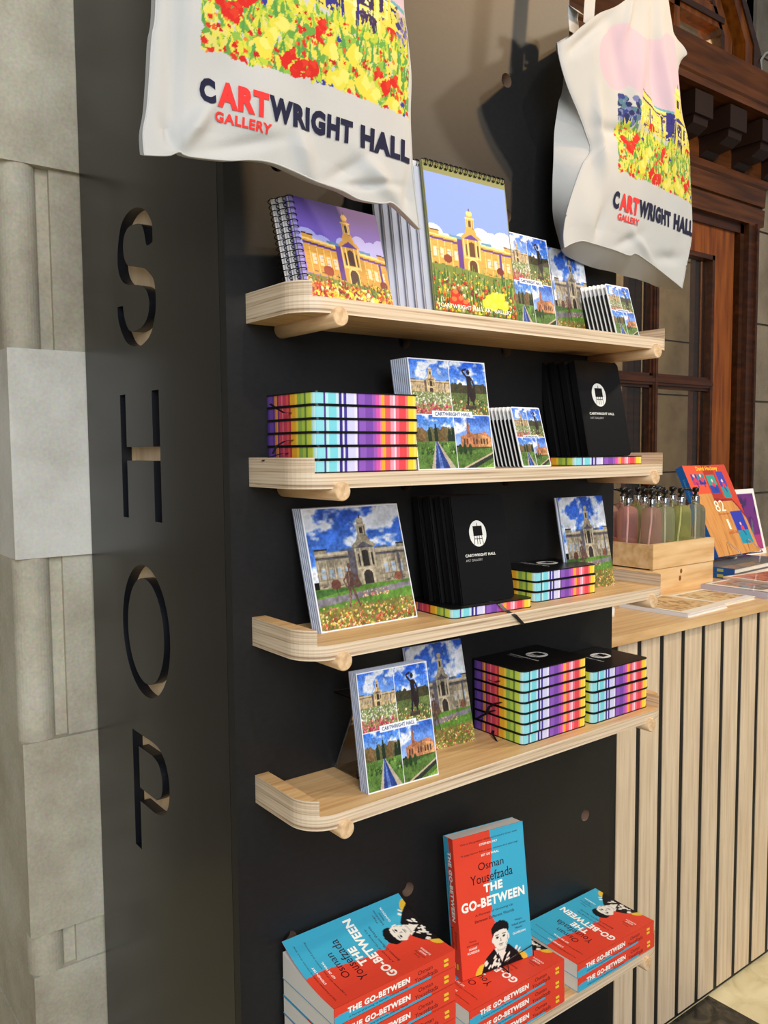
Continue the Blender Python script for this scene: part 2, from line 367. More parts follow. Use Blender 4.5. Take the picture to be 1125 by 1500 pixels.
    p.rect(cx - .02 * wx, t0 + .3 * th, cx + .015 * wx, t0 + .55 * th, dark)
    for dx in (-.045, -.026, .02, .038): p.rect(cx + dx * wx, t0 + .26 * th, cx + (dx + .008) * wx, t0 + .6 * th, light)
    p.rect(cx - .055 * wx, t0 + .60 * th, cx + .055 * wx, t0 + .66 * th, light); p.rect(cx - .032 * wx, t0 + .66 * th, cx + .032 * wx, t0 + .80 * th, wall)
    p.ell(cx, t0 + .82 * th, .036 * wx, .10 * th, light); p.rect(cx - .004 * wx, t0 + .9 * th, cx + .004 * wx, t0 + 1.03 * th, dark)
TULIP = [(214, 60, 40), (190, 40, 30), (236, 178, 40), (244, 216, 60), (250, 236, 170), (226, 120, 40), (130, 40, 40)]
def calendar_pic():
    p = Pic(150, 210, (112, 118, 70), 4); sky(p, .3, (122, 152, 226), (134, 162, 228))
    for cx, cy, rx, ry in ((.05, .53, .12, .06), (.18, .49, .12, .05), (.4, .5, .1, .06), (.5, .52, .09, .07), (.62, .55, .12, .07), (.75, .53, .13, .07), (.9, .54, .13, .08), (.98, .5, .12, .08)): p.ell(cx, cy, rx, ry, (238, 238, 246))
    hall(p, 0, 1, .30, .51, .5, .17, (206, 164, 78), (96, 58, 34), (240, 214, 136), (98, 56, 140), (96, 150, 184), (206, 208, 200), -.04)
    p.ell(.2, .375, .05, .028, (136, 58, 42)); p.ell(.83, .345, .045, .026, (120, 44, 40))
    p.rect(0, 0, 1, .30, (104, 124, 52)); p.poly([(0, .28), (0, .335), (.3, .33), (1, .28), (1, .2)], (118, 134, 60))
    p.leaves(0, .28, [(70, 110, 44), (120, 150, 66), (56, 92, 44), (150, 170, 84)], 260, .11); p.flowers(.0, .30, TULIP, 330, .008, .040)
    p.leaves(0, .16, [(70, 110, 44), (120, 150, 66), (44, 76, 40)], 70, .10)
    for x, y in ((.66, .14), (.72, .16), (.78, .12), (.7, .1), (.8, .16), (.84, .11), (.62, .11)): p.ell(x, y, .055, .035, (240, 216, 50)); p.ell(x + .01, y + .01, .03, .02, (250, 232, 90))
    for x, y in ((.24, .15), (.3, .11), (.35, .09), (.22, .1)): p.ell(x, y, .05, .03, (200, 50, 34)); p.ell(x + .01, y + .015, .03, .016, (226, 120, 60))
    p.rect(0, .93, 1, 1, (124, 128, 78)); p.rect(0, 0, 1, .035, (70, 90, 40), .6); p.rect(0, 0, .012, 1, (110, 116, 70)); p.rect(.988, 0, 1, 1, (110, 116, 70))
    return p.a
def purple_pic():
    p = Pic(150, 135, (0, 0, 0), 5); sky(p, .2, (104, 80, 176), (122, 104, 196))
    p.poly([(.0, .74), (.3, .66), (.6, .74), (1, .6), (1, 1), (0, 1)], (116, 92, 186))
    for cx, cy, rx, ry in ((.08, .6, .13, .1), (.25, .56, .12, .09), (.5, .6, .08, .07), (.7, .6, .1, .12), (.85, .58, .12, .1), (.97, .6, .1, .12)): p.ell(cx, cy, rx, ry, (172, 170, 228))
    hall(p, .03, 1, .2, .55, .57, .3, (206, 150, 66), (70, 42, 40), (236, 202, 120), (88, 52, 132), (80, 130, 170), (206, 200, 210), -.10)
    p.ell(.27, .3, .06, .05, (150, 62, 44)); p.ell(.92, .24, .045, .045, (120, 44, 44))
    p.rect(0, 0, 1, .2, (118, 120, 50)); p.poly([(0, .2), (0, .25), (.5, .21), (1, .15), (1, .1)], (118, 124, 56))
    p.leaves(0, .2, [(84, 110, 44), (140, 150, 60), (66, 92, 40)], 200, .12); p.flowers(0, .22, TULIP + [(240, 190, 60)], 300, .01, .05)
    return p.a
def photographic(a, seed, k=.5):
    q = Pic(a.shape[1], a.shape[0], (0, 0, 0), seed); n1 = q.fbm(38, 42, 3) - .5; n2 = q.fbm(7, 7, 3) - .5
    dark = a.mean(-1) < .62; m = np.where(dark, 1.0, .35)[..., None]
    return np.clip(a * (1 + m * (k * 1.5 * n1 + .5 * n2)[..., None]), 0, 1)
def photo_hall(W=150, H=160, seed=2, border=.0, statue=True):
    p = Pic(W, H, (0, 0, 0), seed); sky(p, .4, (40, 84, 196), (92, 146, 228), (226, 232, 244), .45, 4)
    hall(p, .06, 1, .33, .62, .56, .22, (146, 136, 116), (48, 42, 40), (184, 172, 148), (88, 84, 92), (90, 100, 120), (150, 168, 190), -.0)
    p.grain(.3, .7, .10, 50)
    p.rect(0, 0, 1, .34, (88, 128, 50)); p.poly([(0, .2), (0, .26), (1, .32), (1, .28)], (120, 116, 124)); p.poly([(0, .27), (.5, .33), (.0, .335)], (60, 96, 44))
    p.ell(.22, .365, .05, .042, (92, 56, 46)); p.ell(.87, .375, .042, .036, (122, 76, 58)); p.rect(.215, .31, .225, .34, (60, 44, 36)); p.flowers(.24, .29, [(226, 120, 120), (240, 220, 150)], 60, .006, .01, (.45, .75))
    p.rect(0, 0, 1, .17, (116, 120, 54)); p.poly([(0, .17), (1, .2), (1, .1), (0, .1)], (116, 118, 56))
    p.flowers(0, .2, [(226, 206, 120), (240, 226, 160), (196, 84, 56), (214, 130, 70), (140, 150, 60), (236, 200, 90), (204, 110, 100)], 420, .009, .017)
    if statue:
        p.rect(.26, .145, .46, .175, (126, 112, 60)); bz = (92, 66, 58)
        for a in ((.32, .17, .345, .26, .018), (.345, .26, .35, .34, .026), (.425, .17, .40, .25, .018), (.40, .25, .375, .34, .026), (.36, .33, .365, .46, .05), (.345, .44, .30, .39, .016), (.30, .39, .33, .32, .014), (.39, .44, .44, .40, .018), (.44, .40, .47, .33, .016), (.365, .46, .37, .50, .016)): p.line(*a, bz)
        p.ell(.372, .505, .018, .024, bz); p.ell(.362, .39, .036, .05, bz); p.ell(.43, .36, .035, .04, bz); p.line(.36, .45, .35, .35, .008, (140, 112, 98)); p.line(.33, .2, .35, .3, .006, (140, 112, 98))
    p.a = photographic(p.a, seed + 20, .38)
    if border:
        b = border; q = Pic(W, H, (244, 246, 250)); m = (p.X > b) & (p.X < 1 - b) & (p.Y > b * p.asp) & (p.Y < 1 - b * p.asp); q.a[m] = p.a[m]; return q.a
    return p.a
def quad_pic(W=150, H=160):
    g = .012
    A = Pic(W // 2, H // 2, (0, 0, 0), 8); sky(A, .4, (60, 110, 214), (150, 190, 240), (232, 236, 246), .47, 3)
    hall(A, .0, 1, .42, .62, .5, .22, (180, 156, 116), (70, 54, 44), (210, 190, 150), (104, 88, 84), (90, 110, 140), (120, 120, 130), 0, 1)
    A.rect(0, 0, 1, .42, (120, 130, 84)); A.flowers(0, .24, [(196, 60, 80), (170, 40, 90), (214, 90, 100), (230, 150, 130)], 160, .02, .035); A.flowers(.2, .42, [(236, 230, 214), (220, 214, 190), (170, 190, 120)], 160, .014, .026)
    B = Pic(W // 2, H // 2, (0, 0, 0), 9); sky(B, .45, (36, 88, 206), (110, 160, 234), (230, 236, 246), .56, 3)
    for x in np.linspace(0, 1, 16): B.ell(x, .45 + .05 * B.r.rand(), .08, .12, (50 + 20 * B.r.rand(), 60, 40))
    B.rect(0, 0, 1, .42, (96, 112, 62)); B.flowers(0, .3, [(220, 190, 90), (240, 230, 170), (80, 110, 50), (200, 90, 80), (60, 96, 44)], 170, .015, .03)
    bz = (40, 30, 34)
    for a in ((.42, .2, .47, .5, .05), (.58, .2, .53, .5, .05), (.5, .45, .5, .75, .13), (.45, .72, .34, .84, .045), (.34, .84, .46, .88, .04), (.56, .72, .64, .56, .045), (.64, .56, .6, .48, .04)): B.line(*a, bz)
    B.ell(.5, .82, .045, .05, bz); B.rect(.36, .12, .64, .2, (70, 60, 50)); B.ell(.56, .4, .09, .14, bz)
    D = Pic(W // 2, H // 2, (0, 0, 0), 10); sky(D, .5, (50, 110, 214), (170, 204, 240), (236, 240, 248), .5, 3)
    for x in np.linspace(0, 1, 14): D.ell(x, .58 + .08 * D.r.rand(), .08, .14, (84 + 34 * D.r.rand(), 88, 56))
    for x, t in ((.34, .82), (.5, .9), (.84, .8), (.93, .78)): D.poly([(x - .055, .5), (x + .055, .5), (x + .04, .7), (x, t), (x - .04, .7)], (28, 44, 30))
    D.rect(0, 0, 1, .52, (84, 118, 54)); D.flowers(.3, .5, [(60, 96, 40), (120, 160, 70), (50, 80, 40)], 60, .02, .04)
    D.poly([(.30, 0), (.47, .52), (.53, .52), (.95, 0)], (180, 170, 150)); D.poly([(.40, 0), (.485, .52), (.515, .52), (.80, 0)], (40, 66, 140)); D.poly([(.52, 0), (.495, .5), (.505, .5), (.62, 0)], (90, 120, 190))
    E = Pic(W // 2, H // 2, (0, 0, 0), 11); sky(E, .45, (50, 100, 206), (160, 190, 236), (232, 236, 246), .52, 3)
    E.poly([(.14, .4), (.14, .62), (.3, .66), (.34, .72), (.5, .66), (.8, .7), (.95, .6), (.95, .4)], (176, 116, 80)); E.poly([(.6, .4), (.6, .66), (.95, .6), (.95, .4)], (206, 150, 100))
    E.poly([(.3, .6), (.4, .6), (.38, .84), (.35, .95), (.32, .84)], (150, 96, 70))
    for x in (.2, .28, .46, .54, .66, .74, .82): E.rect(x, .48, x + .035, .58, (90, 60, 50))
    E.rect(0, 0, 1, .42, (82, 114, 52)); E.poly([(0, .42), (0, .32), (1, .42)], (60, 80, 40))
    for x in (.1, .22, .36): E.ell(x, .38, .05, .1, (40, 66, 34))
    E.poly([(.0, .0), (1, .34), (1, .26), (.3, 0)], (190, 176, 146)); E.poly([(.1, 0), (1, .31), (1, .24), (.36, 0)], (44, 50, 44)); E.poly([(.6, 0), (1, .16), (1, .0)], (120, 160, 70))
    out = Pic(W, H, (244, 246, 250)); m = 2
    for P_, sd in ((A, 31), (B, 32), (D, 33), (E, 34)): P_.a = photographic(P_.a, sd, .45)
    def ins(P, r, c): out.a[r:r + P.H - m, c:c + P.W - m] = P.a[:P.H - m, :P.W - m]
    ins(A, m, m); ins(B, m, W // 2 + 1); ins(D, H // 2 + 1, m); ins(E, H // 2 + 1, W // 2 + 1)
    out.a[-m:] = (.95, .96, .98); out.a[:, -m:] = (.95, .96, .98)
    out.rect(.24, .478, .76, .532, (236, 240, 248))
    return out.a
def bag_art():
    """watercolour style print with see-through ground: building above a bed of tulips; 0..1 across 0.30 m, 0..1 up 0.26 m"""
    p = Pic(300, 260, (240, 238, 230), 12)
    Y_ = (240, 222, 92); navy = (62, 58, 140); ink = (52, 48, 84)
    hall(p, .22, .93, .40, .62, .74, .26, Y_, (70, 54, 90), (248, 238, 140), navy, (120, 180, 190), (210, 214, 120), -.12, 1.2)
    for k in range(70): p.splat(p.r.uniform(.92, 1.0), p.r.uniform(.36, .56), .018, [(96, 90, 160), (130, 120, 180), (70, 66, 130), (200, 190, 120)][p.r.randint(4)])
    for k in range(60): p.splat(p.r.uniform(.22, .92), p.r.uniform(.44, .62), p.r.uniform(.006, .016), [(248, 240, 150), (226, 206, 80), (250, 246, 190), (110, 90, 120)][p.r.randint(4)])
    for x in (.34, .50, .62, .70): p.line(x, .40, x - .005, .61, .014, navy)
    for k in range(26):
        x = p.r.uniform(.2, .98); y = p.r.uniform(.44, .62); p.line(x, y, x + p.r.uniform(-.01, .01), y + p.r.uniform(-.05, .05), .004, ink)
        if k % 2: p.line(x, y, x + p.r.uniform(-.06, .06), y + p.r.uniform(-.008, .008), .004, ink)
    for k in range(90): p.ell(p.r.uniform(.01, .2), p.r.uniform(.42, .62), .02, .02, [(58, 70, 140), (90, 130, 150), (44, 52, 100), (120, 130, 180)][p.r.randint(4)])
    for x, y in ((.36, .47), (.88, .44)): p.ell(x, y, .035, .035, (214, 50, 44)); p.line(x, y - .03, x, y - .08, .008, (180, 60, 40))
    base = [(196, 214, 70), (226, 224, 76), (150, 196, 80), (240, 226, 90), (112, 172, 76), (236, 226, 120)]
    for k in range(1300):
        x = p.r.rand(); y = p.r.uniform(.02, .40); c = base[p.r.randint(6)]
        if k % 2: p.poly([(x - .012, y), (x + .012, y - .01), (x + p.r.uniform(-.03, .03), y + p.r.uniform(.05, .10))], c)
        else: p.splat(x, y, p.r.uniform(.012, .03), c)
    for k in range(60): x = p.r.rand(); y = p.r.uniform(.03, .34); p.poly([(x - .008, y), (x + .008, y), (x + p.r.uniform(-.03, .03), y + .11)], (96, 160, 80))
    reds = [(226, 50, 40), (214, 44, 36), (236, 96, 44), (240, 140, 60), (200, 40, 44), (226, 60, 44)]
    for k in range(190):
        y = .40 - .36 * p.r.rand() ** .9; t = (.42 - y) / .4; p.splat(p.r.rand(), y, .007 + .014 * t * p.r.rand(), reds[p.r.randint(6)])
    for x, y in ((.07, .30), (.10, .26), (.15, .29), (.18, .33), (.21, .36), (.13, .24), (.36, .12), (.40, .08), (.43, .11), (.38, .15), (.47, .12), (.45, .07), (.50, .3), (.52, .33), (.8, .2), (.85, .15), (.90, .2)):
        p.splat(x, y, .034, (222, 46, 38)); p.splat(x + .01, y + .02, .02, (232, 66, 46))
    for x, y in ((.26, .16), (.30, .22), (.62, .12), (.58, .09), (.73, .13), (.78, .09), (.9, .08), (.33, .28), (.68, .26), (.56, .22)): p.splat(x, y, .045, (238, 226, 80)); p.splat(x + .015, y + .01, .03, (246, 238, 120))
    for x, y in ((.50, .05), (.53, .07), (.55, .045), (.57, .06), (.96, .10), (.97, .05), (.27, .36), (.6, .3)): p.splat(x, y, .016, (58, 66, 160))
    al = p.al.copy(); fr = p.fbm(30, 26, 3)
    al[(p.Y < .03 + .05 * fr) | (p.X < .012 * fr * 2) ] = 0
    return p.a, al
def gobetween_pic(W=110, H=176):
    p = Pic(W, H, (226, 70, 48), 3); edge = .5 + .03 * np.sin(p.Y * 9) + .02 * np.sin(p.Y * 60) * (p.Y < .5) - .04 * (1 - p.Y); p.put(p.X > edge, (64, 172, 206))
    for x, c in ((.30, (230, 190, 60)), (.80, (230, 190, 60))): p.ell(x, .0, .12, .07, c)
    k = (22, 18, 22); w = (236, 230, 218)
    p.poly([(.26, 0), (.34, .10), (.46, .15), (.66, .15), (.78, .08), (.86, 0)], k)
    for i in range(26):
        x = .3 + .5 * p.r.rand(); y = .11 * p.r.rand(); p.line(x, y, x + .035, y + .02, .022, w)
    p.poly([(.46, .15), (.56, .04), (.64, .15)], w); p.poly([(.50, .13), (.56, .03), (.57, .0), (.545, 0)], k)
    p.rect(.50, .12, .62, .17, (206, 198, 186)); p.ell(.56, .275, .125, .058, k); p.ell(.56, .212, .108, .082, w); p.ell(.668, .205, .018, .02, w); p.ell(.452, .205, .014, .02, w)
    p.poly([(.445, .23), (.452, .28), (.56, .325), (.67, .28), (.678, .23), (.66, .255), (.60, .268), (.50, .262), (.465, .25)], k)
    for x in (.512, .606): p.ell(x, .218, .020, .007, k); p.rect(x - .028, .232, x + .028, .2365, k)
    p.poly([(.56, .215), (.57, .19), (.548, .188)], (150, 142, 134)); p.rect(.54, .186, .58, .189, (90, 80, 80)); p.rect(.528, .165, .592, .170, (60, 40, 44)); p.ell(.56, .158, .022, .004, (160, 150, 140))
    p.poly([(.60, .15), (.66, .19), (.668, .24), (.64, .17)], (176, 168, 158))
    return p.a

# ------------------------------------------------------------------ the place: floor, stone, door
ZF = -0.777; PX0, PX1 = -0.03, 0.8065; UD = 0.57
mb = MB(); mb.box((-4, -4, ZF - .05), (6.5, 4.5, ZF), M['marble'])
# black tile, set flush: its near corner lies under the counter front
mb.box((-.35, -1.5, ZF), (1.323, .082, ZF + .0008), M['black_marble'])
struct(mb.obj('floor'))

mb = MB()
def blk(x0, y0, z0, x1, y1, z1, mat=None): mb.box((x0, y0, z0), (x1, y1, z1), mat or M['stone'])
PY = 0.575; PXL = -0.1665; PR = 0.70
def recess(z0, z1, base=None):
    zz = z0 if base is None else base
    blk(PXL + .045, PY + .022, z0, PR, 1.5, z1)
    # rounded quarter roll at the corner, then a groove and the flat face
    cx_, cy_ = PXL + .034, PY + .036; n = 14
    V = []; 
    for k in range(n + 1):
        a = R(178) + R(150) * k / n; V.append((cx_ + .034 * math.cos(a), cy_ + .034 * math.sin(a)))
    V += [(cx_ + .034, 1.5), (PXL, 1.5)]
    mb.prism(V, zz, z1, M['stone'], smooth_side=False)
    blk(PXL + .086, PY + .012, zz, PR, PY + .03, z1)
blocks = [(1.125, 2.6), (.415, .797), (-.303, .070)]
for z0, z1 in blocks:
    x0, y0 = PXL, PY; c = .004
    mb.prism([(x0, 1.5), (x0, y0 + c), (x0 + c, y0), (PR, y0), (PR, 1.5)], z0, z1, M['stone_pale'] if z1 == .797 else M['stone'])
blk(PXL + .0, PY + .0, ZF, PR, 1.5, -.545)
recess(.797, 1.125); recess(.070, .415); recess(-.545, -.303, base=-.385)
blk(PXL + .004, PY + .006, -.545, PR, 1.5, -.385)
struct(mb.obj('wall_left'))

# back wall in coursed stone with the door opening
YB = 1.5
mb = MB()
def course(x0, x1, zs, mat, y=YB, joint=.012):
    for a, b in zip(zs[:-1], zs[1:]):
        mb.box((x0, y, a + joint / 2), (x1, y + .25, b - joint / 2), mat)
    mb.box((x0, y + .02, zs[0]), (x1, y + .25, zs[-1]), mat)
course(3.985, 6.4, [ZF, -.1, .34, .864, 1.30, 1.812, 2.3, 2.75, 3.3, 4.2], M['stone_far'])
course(-3.5, 1.6, [ZF, -.1, .34, .864, 1.30, 1.812, 2.3, 2.75, 3.3, 4.2], M['stone_far'], y=YB + .0)
mb.box((1.6, YB, 3.45), (3.985, YB + .25, 4.2), M['stone_far'])
ap = [(3.985, 2.4), (3.975, 2.74)]
for k in range(4): ap.append((ap[-1][0] - .145 * (1 + .6 * k), ap[-1][1] + .21 * (1 - .12 * k)))
ap += [(ap[-1][0], 3.6), (3.99, 3.6), (3.99, 2.4)]; na = len(ap)
mb.add([(x, YB + .06, z) for x, z in ap] + [(x, YB + .25, z) for x, z in ap], [tuple(range(na)), tuple(range(na, 2 * na))[::-1]] + [(i, (i + 1) % na, na + (i + 1) % na, na + i) for i in range(na)], M['stone_far'])
struct(mb.obj('wall_back'))
# stone lobby seen through the glass
mb = MB()
for a, b in zip([ZF, -.2, .42, 1.0, 1.40, 2.0, 2.7, 3.4], [-.2, .42, 1.0, 1.40, 2.0, 2.7, 3.4, 4.2]):
    mb.box((1.0, 2.7, a + .006), (4.05, 2.9, b - .006), M['stone_far']); mb.box((4.05, 2.7, a + .006), (7.5, 2.9, b - .006), M['stone_far'])
mb.box((1.0, 2.72, ZF), (7.5, 2.9, 4.2), M['stone_far'])
struct(mb.obj('wall_lobby'))

# door with frame, glazing, cornice and arched fanlight
door = thing('door_1', 'varnished mahogany glazed double door with cornice and arched fanlight', 'door', (3.0, YB, ZF)); struct(door)
def dpart(mb_, name): o = mb_.obj(name, door, Matrix.Translation((-3.0, -YB, -ZF))); return o
DW, DD = M['door_wood'], M['door_dark']
mb = MB()
mb.box((3.607, YB - .005, ZF), (3.7995, YB + .05, 1.6154), DW)                 # right stile
mb.box((1.9, YB - .005, 1.6156), (3.80, YB + .05, 1.765), DW)             # top rail
mb.box((2.121, YB - .0045, ZF), (3.6065, YB + .05, -.10), DW)
mb.box((1.9, YB - .0045, ZF), (2.12, YB + .05, 1.6154), DW)
dpart(mb, 'door_leaf')
mb = MB()
for x in (3.095, 2.60):
    for dx, w, y in ((0, .034, 0), (0, .020, -.012), (0, .008, -.018)): mb.box((x - w, YB + y, -.10), (x + w, YB + .045, 1.6156), DD)
for z in (.941, .30):
    for w, y in ((.036, 0), (.022, -.010), (.009, -.016)): mb.box((2.12, YB + y, z - w), (3.6065, YB + .0445, z + w), DD)
for x0, x1 in ((3.585, 3.607), (2.12, 2.14)): mb.box((x0, YB - .012, -.10), (x1, YB + .05, 1.6156), DD)
mb.box((2.12, YB - .012, 1.592), (3.607, YB + .05, 1.6156), DD)
for x in (3.56, 3.05, 2.99): mb.box((x - .05, YB + .045, -.1), (x, YB + .075, 1.6), DD)
dpart(mb, 'glazing_bar')
mb = MB(); mb.box((2.1, YB + .026, -.12), (3.62, YB + .031, 1.63), M['glass']); dpart(mb, 'glass_pane')
mb = MB()
for a, b, y in ((3.80, 3.835, .03), (3.835, 3.87, -.02), (3.87, 3.93, -.05), (3.93, 3.95, -.065), (3.95, 3.985, -.04)): mb.box((a, YB + y, ZF), (b, YB + .2, 1.82), DD)
mb.box((1.8, YB - .02, 1.765), (3.95, YB + .2, 1.83), DD)
dpart(mb, 'door_jamb')
mb = MB(); CN = M['cornice']
prof = [(-.05, 1.815), (-.055, 1.905), (-.04, 1.908), (-.04, 1.918), (-.055, 1.921), (-.06, 2.010), (-.075, 2.02), (-.075, 2.055), (-.06, 2.065), (-.06, 2.24), (-.10, 2.25), (-.12, 2.268), (-.13, 2.275), (-.25, 2.285), (-.25, 2.318), (-.262, 2.325), (-.27, 2.36), (-.30, 2.41), (-.31, 2.44), (.2, 2.455), (.2, 1.815)]
prof = [(y, 1.815 + (z - 1.815) * .985) for y, z in prof]
def loft(prof, xs, mat):
    n = len(prof); V = [(xs[0], YB + p[0], p[1]) for p in prof] + [(xs[1], YB + p[0], p[1]) for p in prof]
    mb.add(V, [tuple(range(n)), tuple(range(n, 2 * n))[::-1]] + [(i, (i + 1) % n, n + (i + 1) % n, n + i) for i in range(n)], mat)
loft(prof, (1.7, 4.02), CN)
loft([(.0, 2.1), (-.26, 2.285), (-.31, 2.43), (.2, 2.44), (.2, 2.1)], (4.02, 4.35), CN)
dpart(mb, 'cornice')
for k in range(5):
    x = 4.02 - .30 * k; mb = MB(); DD_ = M['bracket']
    mb.box((x - .075, YB - .235, 2.155), (x + .075, YB - .05, 2.262), DD_)
    V = [(-.05, 2.155), (-.22, 2.155), (-.215, 2.12), (-.17, 2.095), (-.10, 2.085), (-.05, 2.05)]; n = len(V)
    mb.add([(x - .06, YB + a, b) for a, b in V] + [(x + .06, YB + a, b) for a, b in V], [tuple(range(n)), tuple(range(n, 2 * n))[::-1]] + [(i, (i + 1) % n, n + (i + 1) % n, n + i) for i in range(n)], DD_)
    dpart(mb, 'cornice_bracket')
# fanlight: stile rising then bending inwards in a flat segment
mb = MB()
def bent(x_in, x_out, y0, y1, mat, zb=2.74, dx=-.145, dz=.21, n=4):
    P = [(0, 2.4), (0, zb)]
    a = 0
    for k in range(n): P.append((P[-1][0] + dx * (1 + .6 * k), P[-1][1] + dz * (1 - .12 * k)))
    for (xa, za), (xb, zb_) in zip(P[:-1], P[1:]):
        mb.add([(x_in + xa, YB + y0, za), (x_out + xa, YB + y0, za), (x_out + xb, YB + y0, zb_), (x_in + xb, YB + y0, zb_), (x_in + xa, YB + y1, za), (x_out + xa, YB + y1, za), (x_out + xb, YB + y1, zb_), (x_in + xb, YB + y1, zb_)],
               [(0, 1, 2, 3), (7, 6, 5, 4), (0, 3, 7, 4), (1, 5, 6, 2), (0, 4, 5, 1), (3, 2, 6, 7)], mat)
bent(3.64, 3.73, -.01, .1, DW); bent(3.61, 3.64, -.02, .1, DD); bent(3.73, 3.79, .02, .1, DD); bent(3.79, 3.88, -.05, .1, DW); bent(3.86, 3.90, -.06, .1, DD); bent(3.90, 3.985, -.03, .1, DD)
mb.box((3.19, YB - .02, 2.4), (3.235, YB + .06, 3.4), DW); mb.box((2.2, YB - .02, 2.765), (3.62, YB + .06, 2.86), DW); mb.box((2.2, YB - .03, 2.79), (3.62, YB + .06, 2.82), DD)
mb.box((3.06, YB - .02, 2.4), (3.12, YB + .06, 3.4), DD)
dpart(mb, 'fanlight_frame')
mb = MB(); mb.box((2.2, YB + .03, 2.4), (3.62, YB + .035, 3.4), M['glass']); dpart(mb, 'fanlight_glass')
mb = MB(); mb.tube([(3.95, YB - .06, 2.455), (3.965, YB - .05, 2.6), (3.97, YB - .04, 2.70), (4.03, YB - .03, 2.755), (4.12, YB - .02, 2.79), (4.3, YB - .02, 2.82)], .007, M['cable'])
tag(mb.obj('cable'), 'thin white cable rising beside the door arch onto the stone', 'cable')

# ------------------------------------------------------------------ the display unit
unit = thing('display_unit', 'tall black freestanding shop display unit with cut-out letters and peg holes', 'display unit', (0, 0, ZF))
TU = Matrix.Translation((0, 0, -ZF))
def curve_panel(name, loops, thick, mats, conv, parent):
    cu = bpy.data.curves.new('c', 'CURVE'); cu.dimensions = '2D'; cu.fill_mode = 'BOTH'; cu.extrude = thick / 2
    for L in loops:
        sp = cu.splines.new('POLY'); sp.points.add(len(L) - 1)
        for p, q in zip(sp.points, L): p.co = (q[0], q[1], 0, 1)
        sp.use_cyclic_u = True
    o = bpy.data.objects.new('c', cu); me = bpy.data.meshes.new_from_object(o); me.name = name
    V = [v.co.copy() for v in me.vertices]
    nz = [abs(p.normal.z) for p in me.polygons]
    for v, q in zip(me.vertices, V): v.co = conv(q)
    bpy.data.objects.remove(o); bpy.data.curves.remove(cu)
    me.materials.clear()
    for m in mats: me.materials.append(m)
    lim = [(min(q[k] for q in loops[0]), max(q[k] for q in loops[0])) for k in (0, 1)]
    me2 = [sum((V[i] for i in p.vertices), Vector()) / len(p.vertices) for p in me.polygons]
    for p, z, c in zip(me.polygons, nz, me2):
        rim = any(abs(c[k] - e_) < .002 for k in (0, 1) for e_ in lim[k]) or (name == 'front_panel' and c.y > 1.1 and c.x > .655)
        p.material_index = 0 if (z > .5 or rim) else 1; p.use_smooth = False
    me.update(); me.transform(TU)
    ob = bpy.data.objects.new(name, me); C.objects.link(ob); ob.parent = parent
    return ob
def smooth_loop(P, corners, sub=4):
    out = []; n = len(P)
    for i in range(n):
        p0, p1, p2, p3 = P[(i - 1) % n], P[i], P[(i + 1) % n], P[(i + 2) % n]
        if i in corners: p0 = p1
        if (i + 1) % n in corners: p3 = p2
        for k in range(sub):
            t = k / sub; out.append(tuple(.5 * ((2 * b) + (-a + c) * t + (2 * a - 5 * b + 4 * c - d) * t * t + (-a + 3 * b - 3 * c + d) * t ** 3) for a, b, c, d in zip(p0, p1, p2, p3)))
    return out
S_ = [(.24, .958), (.246, .971), (.267, .989), (.294, .999), (.322, 1.002), (.349, .998), (.372, .985), (.387, .956), (.391, .928), (.384, .907), (.364, .891), (.332, .883), (.301, .878), (.276, .869), (.264, .857), (.26, .843), (.267, .825), (.283, .814), (.306, .808), (.338, .808), (.356, .818), (.368, .836), (.373, .855), (.398, .856), (.396, .835), (.381, .811), (.355, .79), (.311, .781), (.282, .785), (.256, .797), (.238, .823), (.234, .843), (.235, .862), (.241, .878), (.255, .889), (.278, .901), (.319, .911), (.345, .917), (.36, .931), (.364, .951), (.357, .968), (.337, .977), (.308, .976), (.283, .97), (.272, .954), (.264, .934), (.240, .935)]
H_ = [(.3995, .7065), (.3745, .7065), (.3745, .6175), (.2605, .6175), (.2605, .7065), (.2325, .7065), (.2325, .4965), (.2605, .4965), (.2605, .5945), (.3745, .5945), (.3745, .4965), (.3995, .4965)]
def el(cx, cy, rx, ry, n=64): return [(cx + rx * math.cos(2 * PI * k / n), cy + ry * math.sin(2 * PI * k / n)) for k in range(n)]
P_o = smooth_loop([(.389, .122), (.30, .122), (.27, .118), (.245, .099), (.233, .066), (.240, .030), (.262, .008), (.295, .0), (.361, .0), (.361, -.088), (.389, -.088)], {0, 1, 7, 8, 9, 10})
P_i = smooth_loop([(.361, .098), (.30, .098), (.275, .090), (.262, .066), (.267, .040), (.288, .025), (.361, .024)], {0, 1, 5, 6})
ZT = 2.35
side_loops = [[(.019, ZF), (UD, ZF), (UD, ZT), (.019, ZT)], smooth_loop(S_, {0, 22, 23, 46}), H_, el(.3162, .3078, .1018, .1125), el(.3162, .3078, .078, .090), P_o, P_i]
TH = .018
curve_panel('side_panel', side_loops, TH, [M['black_gloss'], M['black_edge']], lambda q: (PX0 + TH / 2 + q.z, q.x, q.y), unit)
mb = MB(); mb.box((PX0 + TH + .0002, .12, -.3), (PX0 + TH + .012, UD - .06, 1.15), M['ply_back']); mb.obj('letter_backing', unit, TU)
cols = [.0525, .2785, .504, .7295]; rows = [-.3475, -.112, .106, .333, .556, .779, 1.0065, 1.23, 1.455, 1.68]
shz = [.7827, .56, .3369, .1097, -.3437]
loops = [[(PX0, ZF), (PX1, ZF), (PX1, 1.16), (PX1 - .02, 1.20), (.69, 1.235), (.663, 1.27), (.663, ZT), (PX0, ZT)]]
for r_ in rows:
    for c_ in cols:
        if any(abs(r_ - z) < .02 for z in shz) and c_ in (cols[0], cols[3]): continue
        if c_ == cols[3] and r_ > 1.1: continue
        loops.append(el(c_, r_, .0118, .0118, 24))
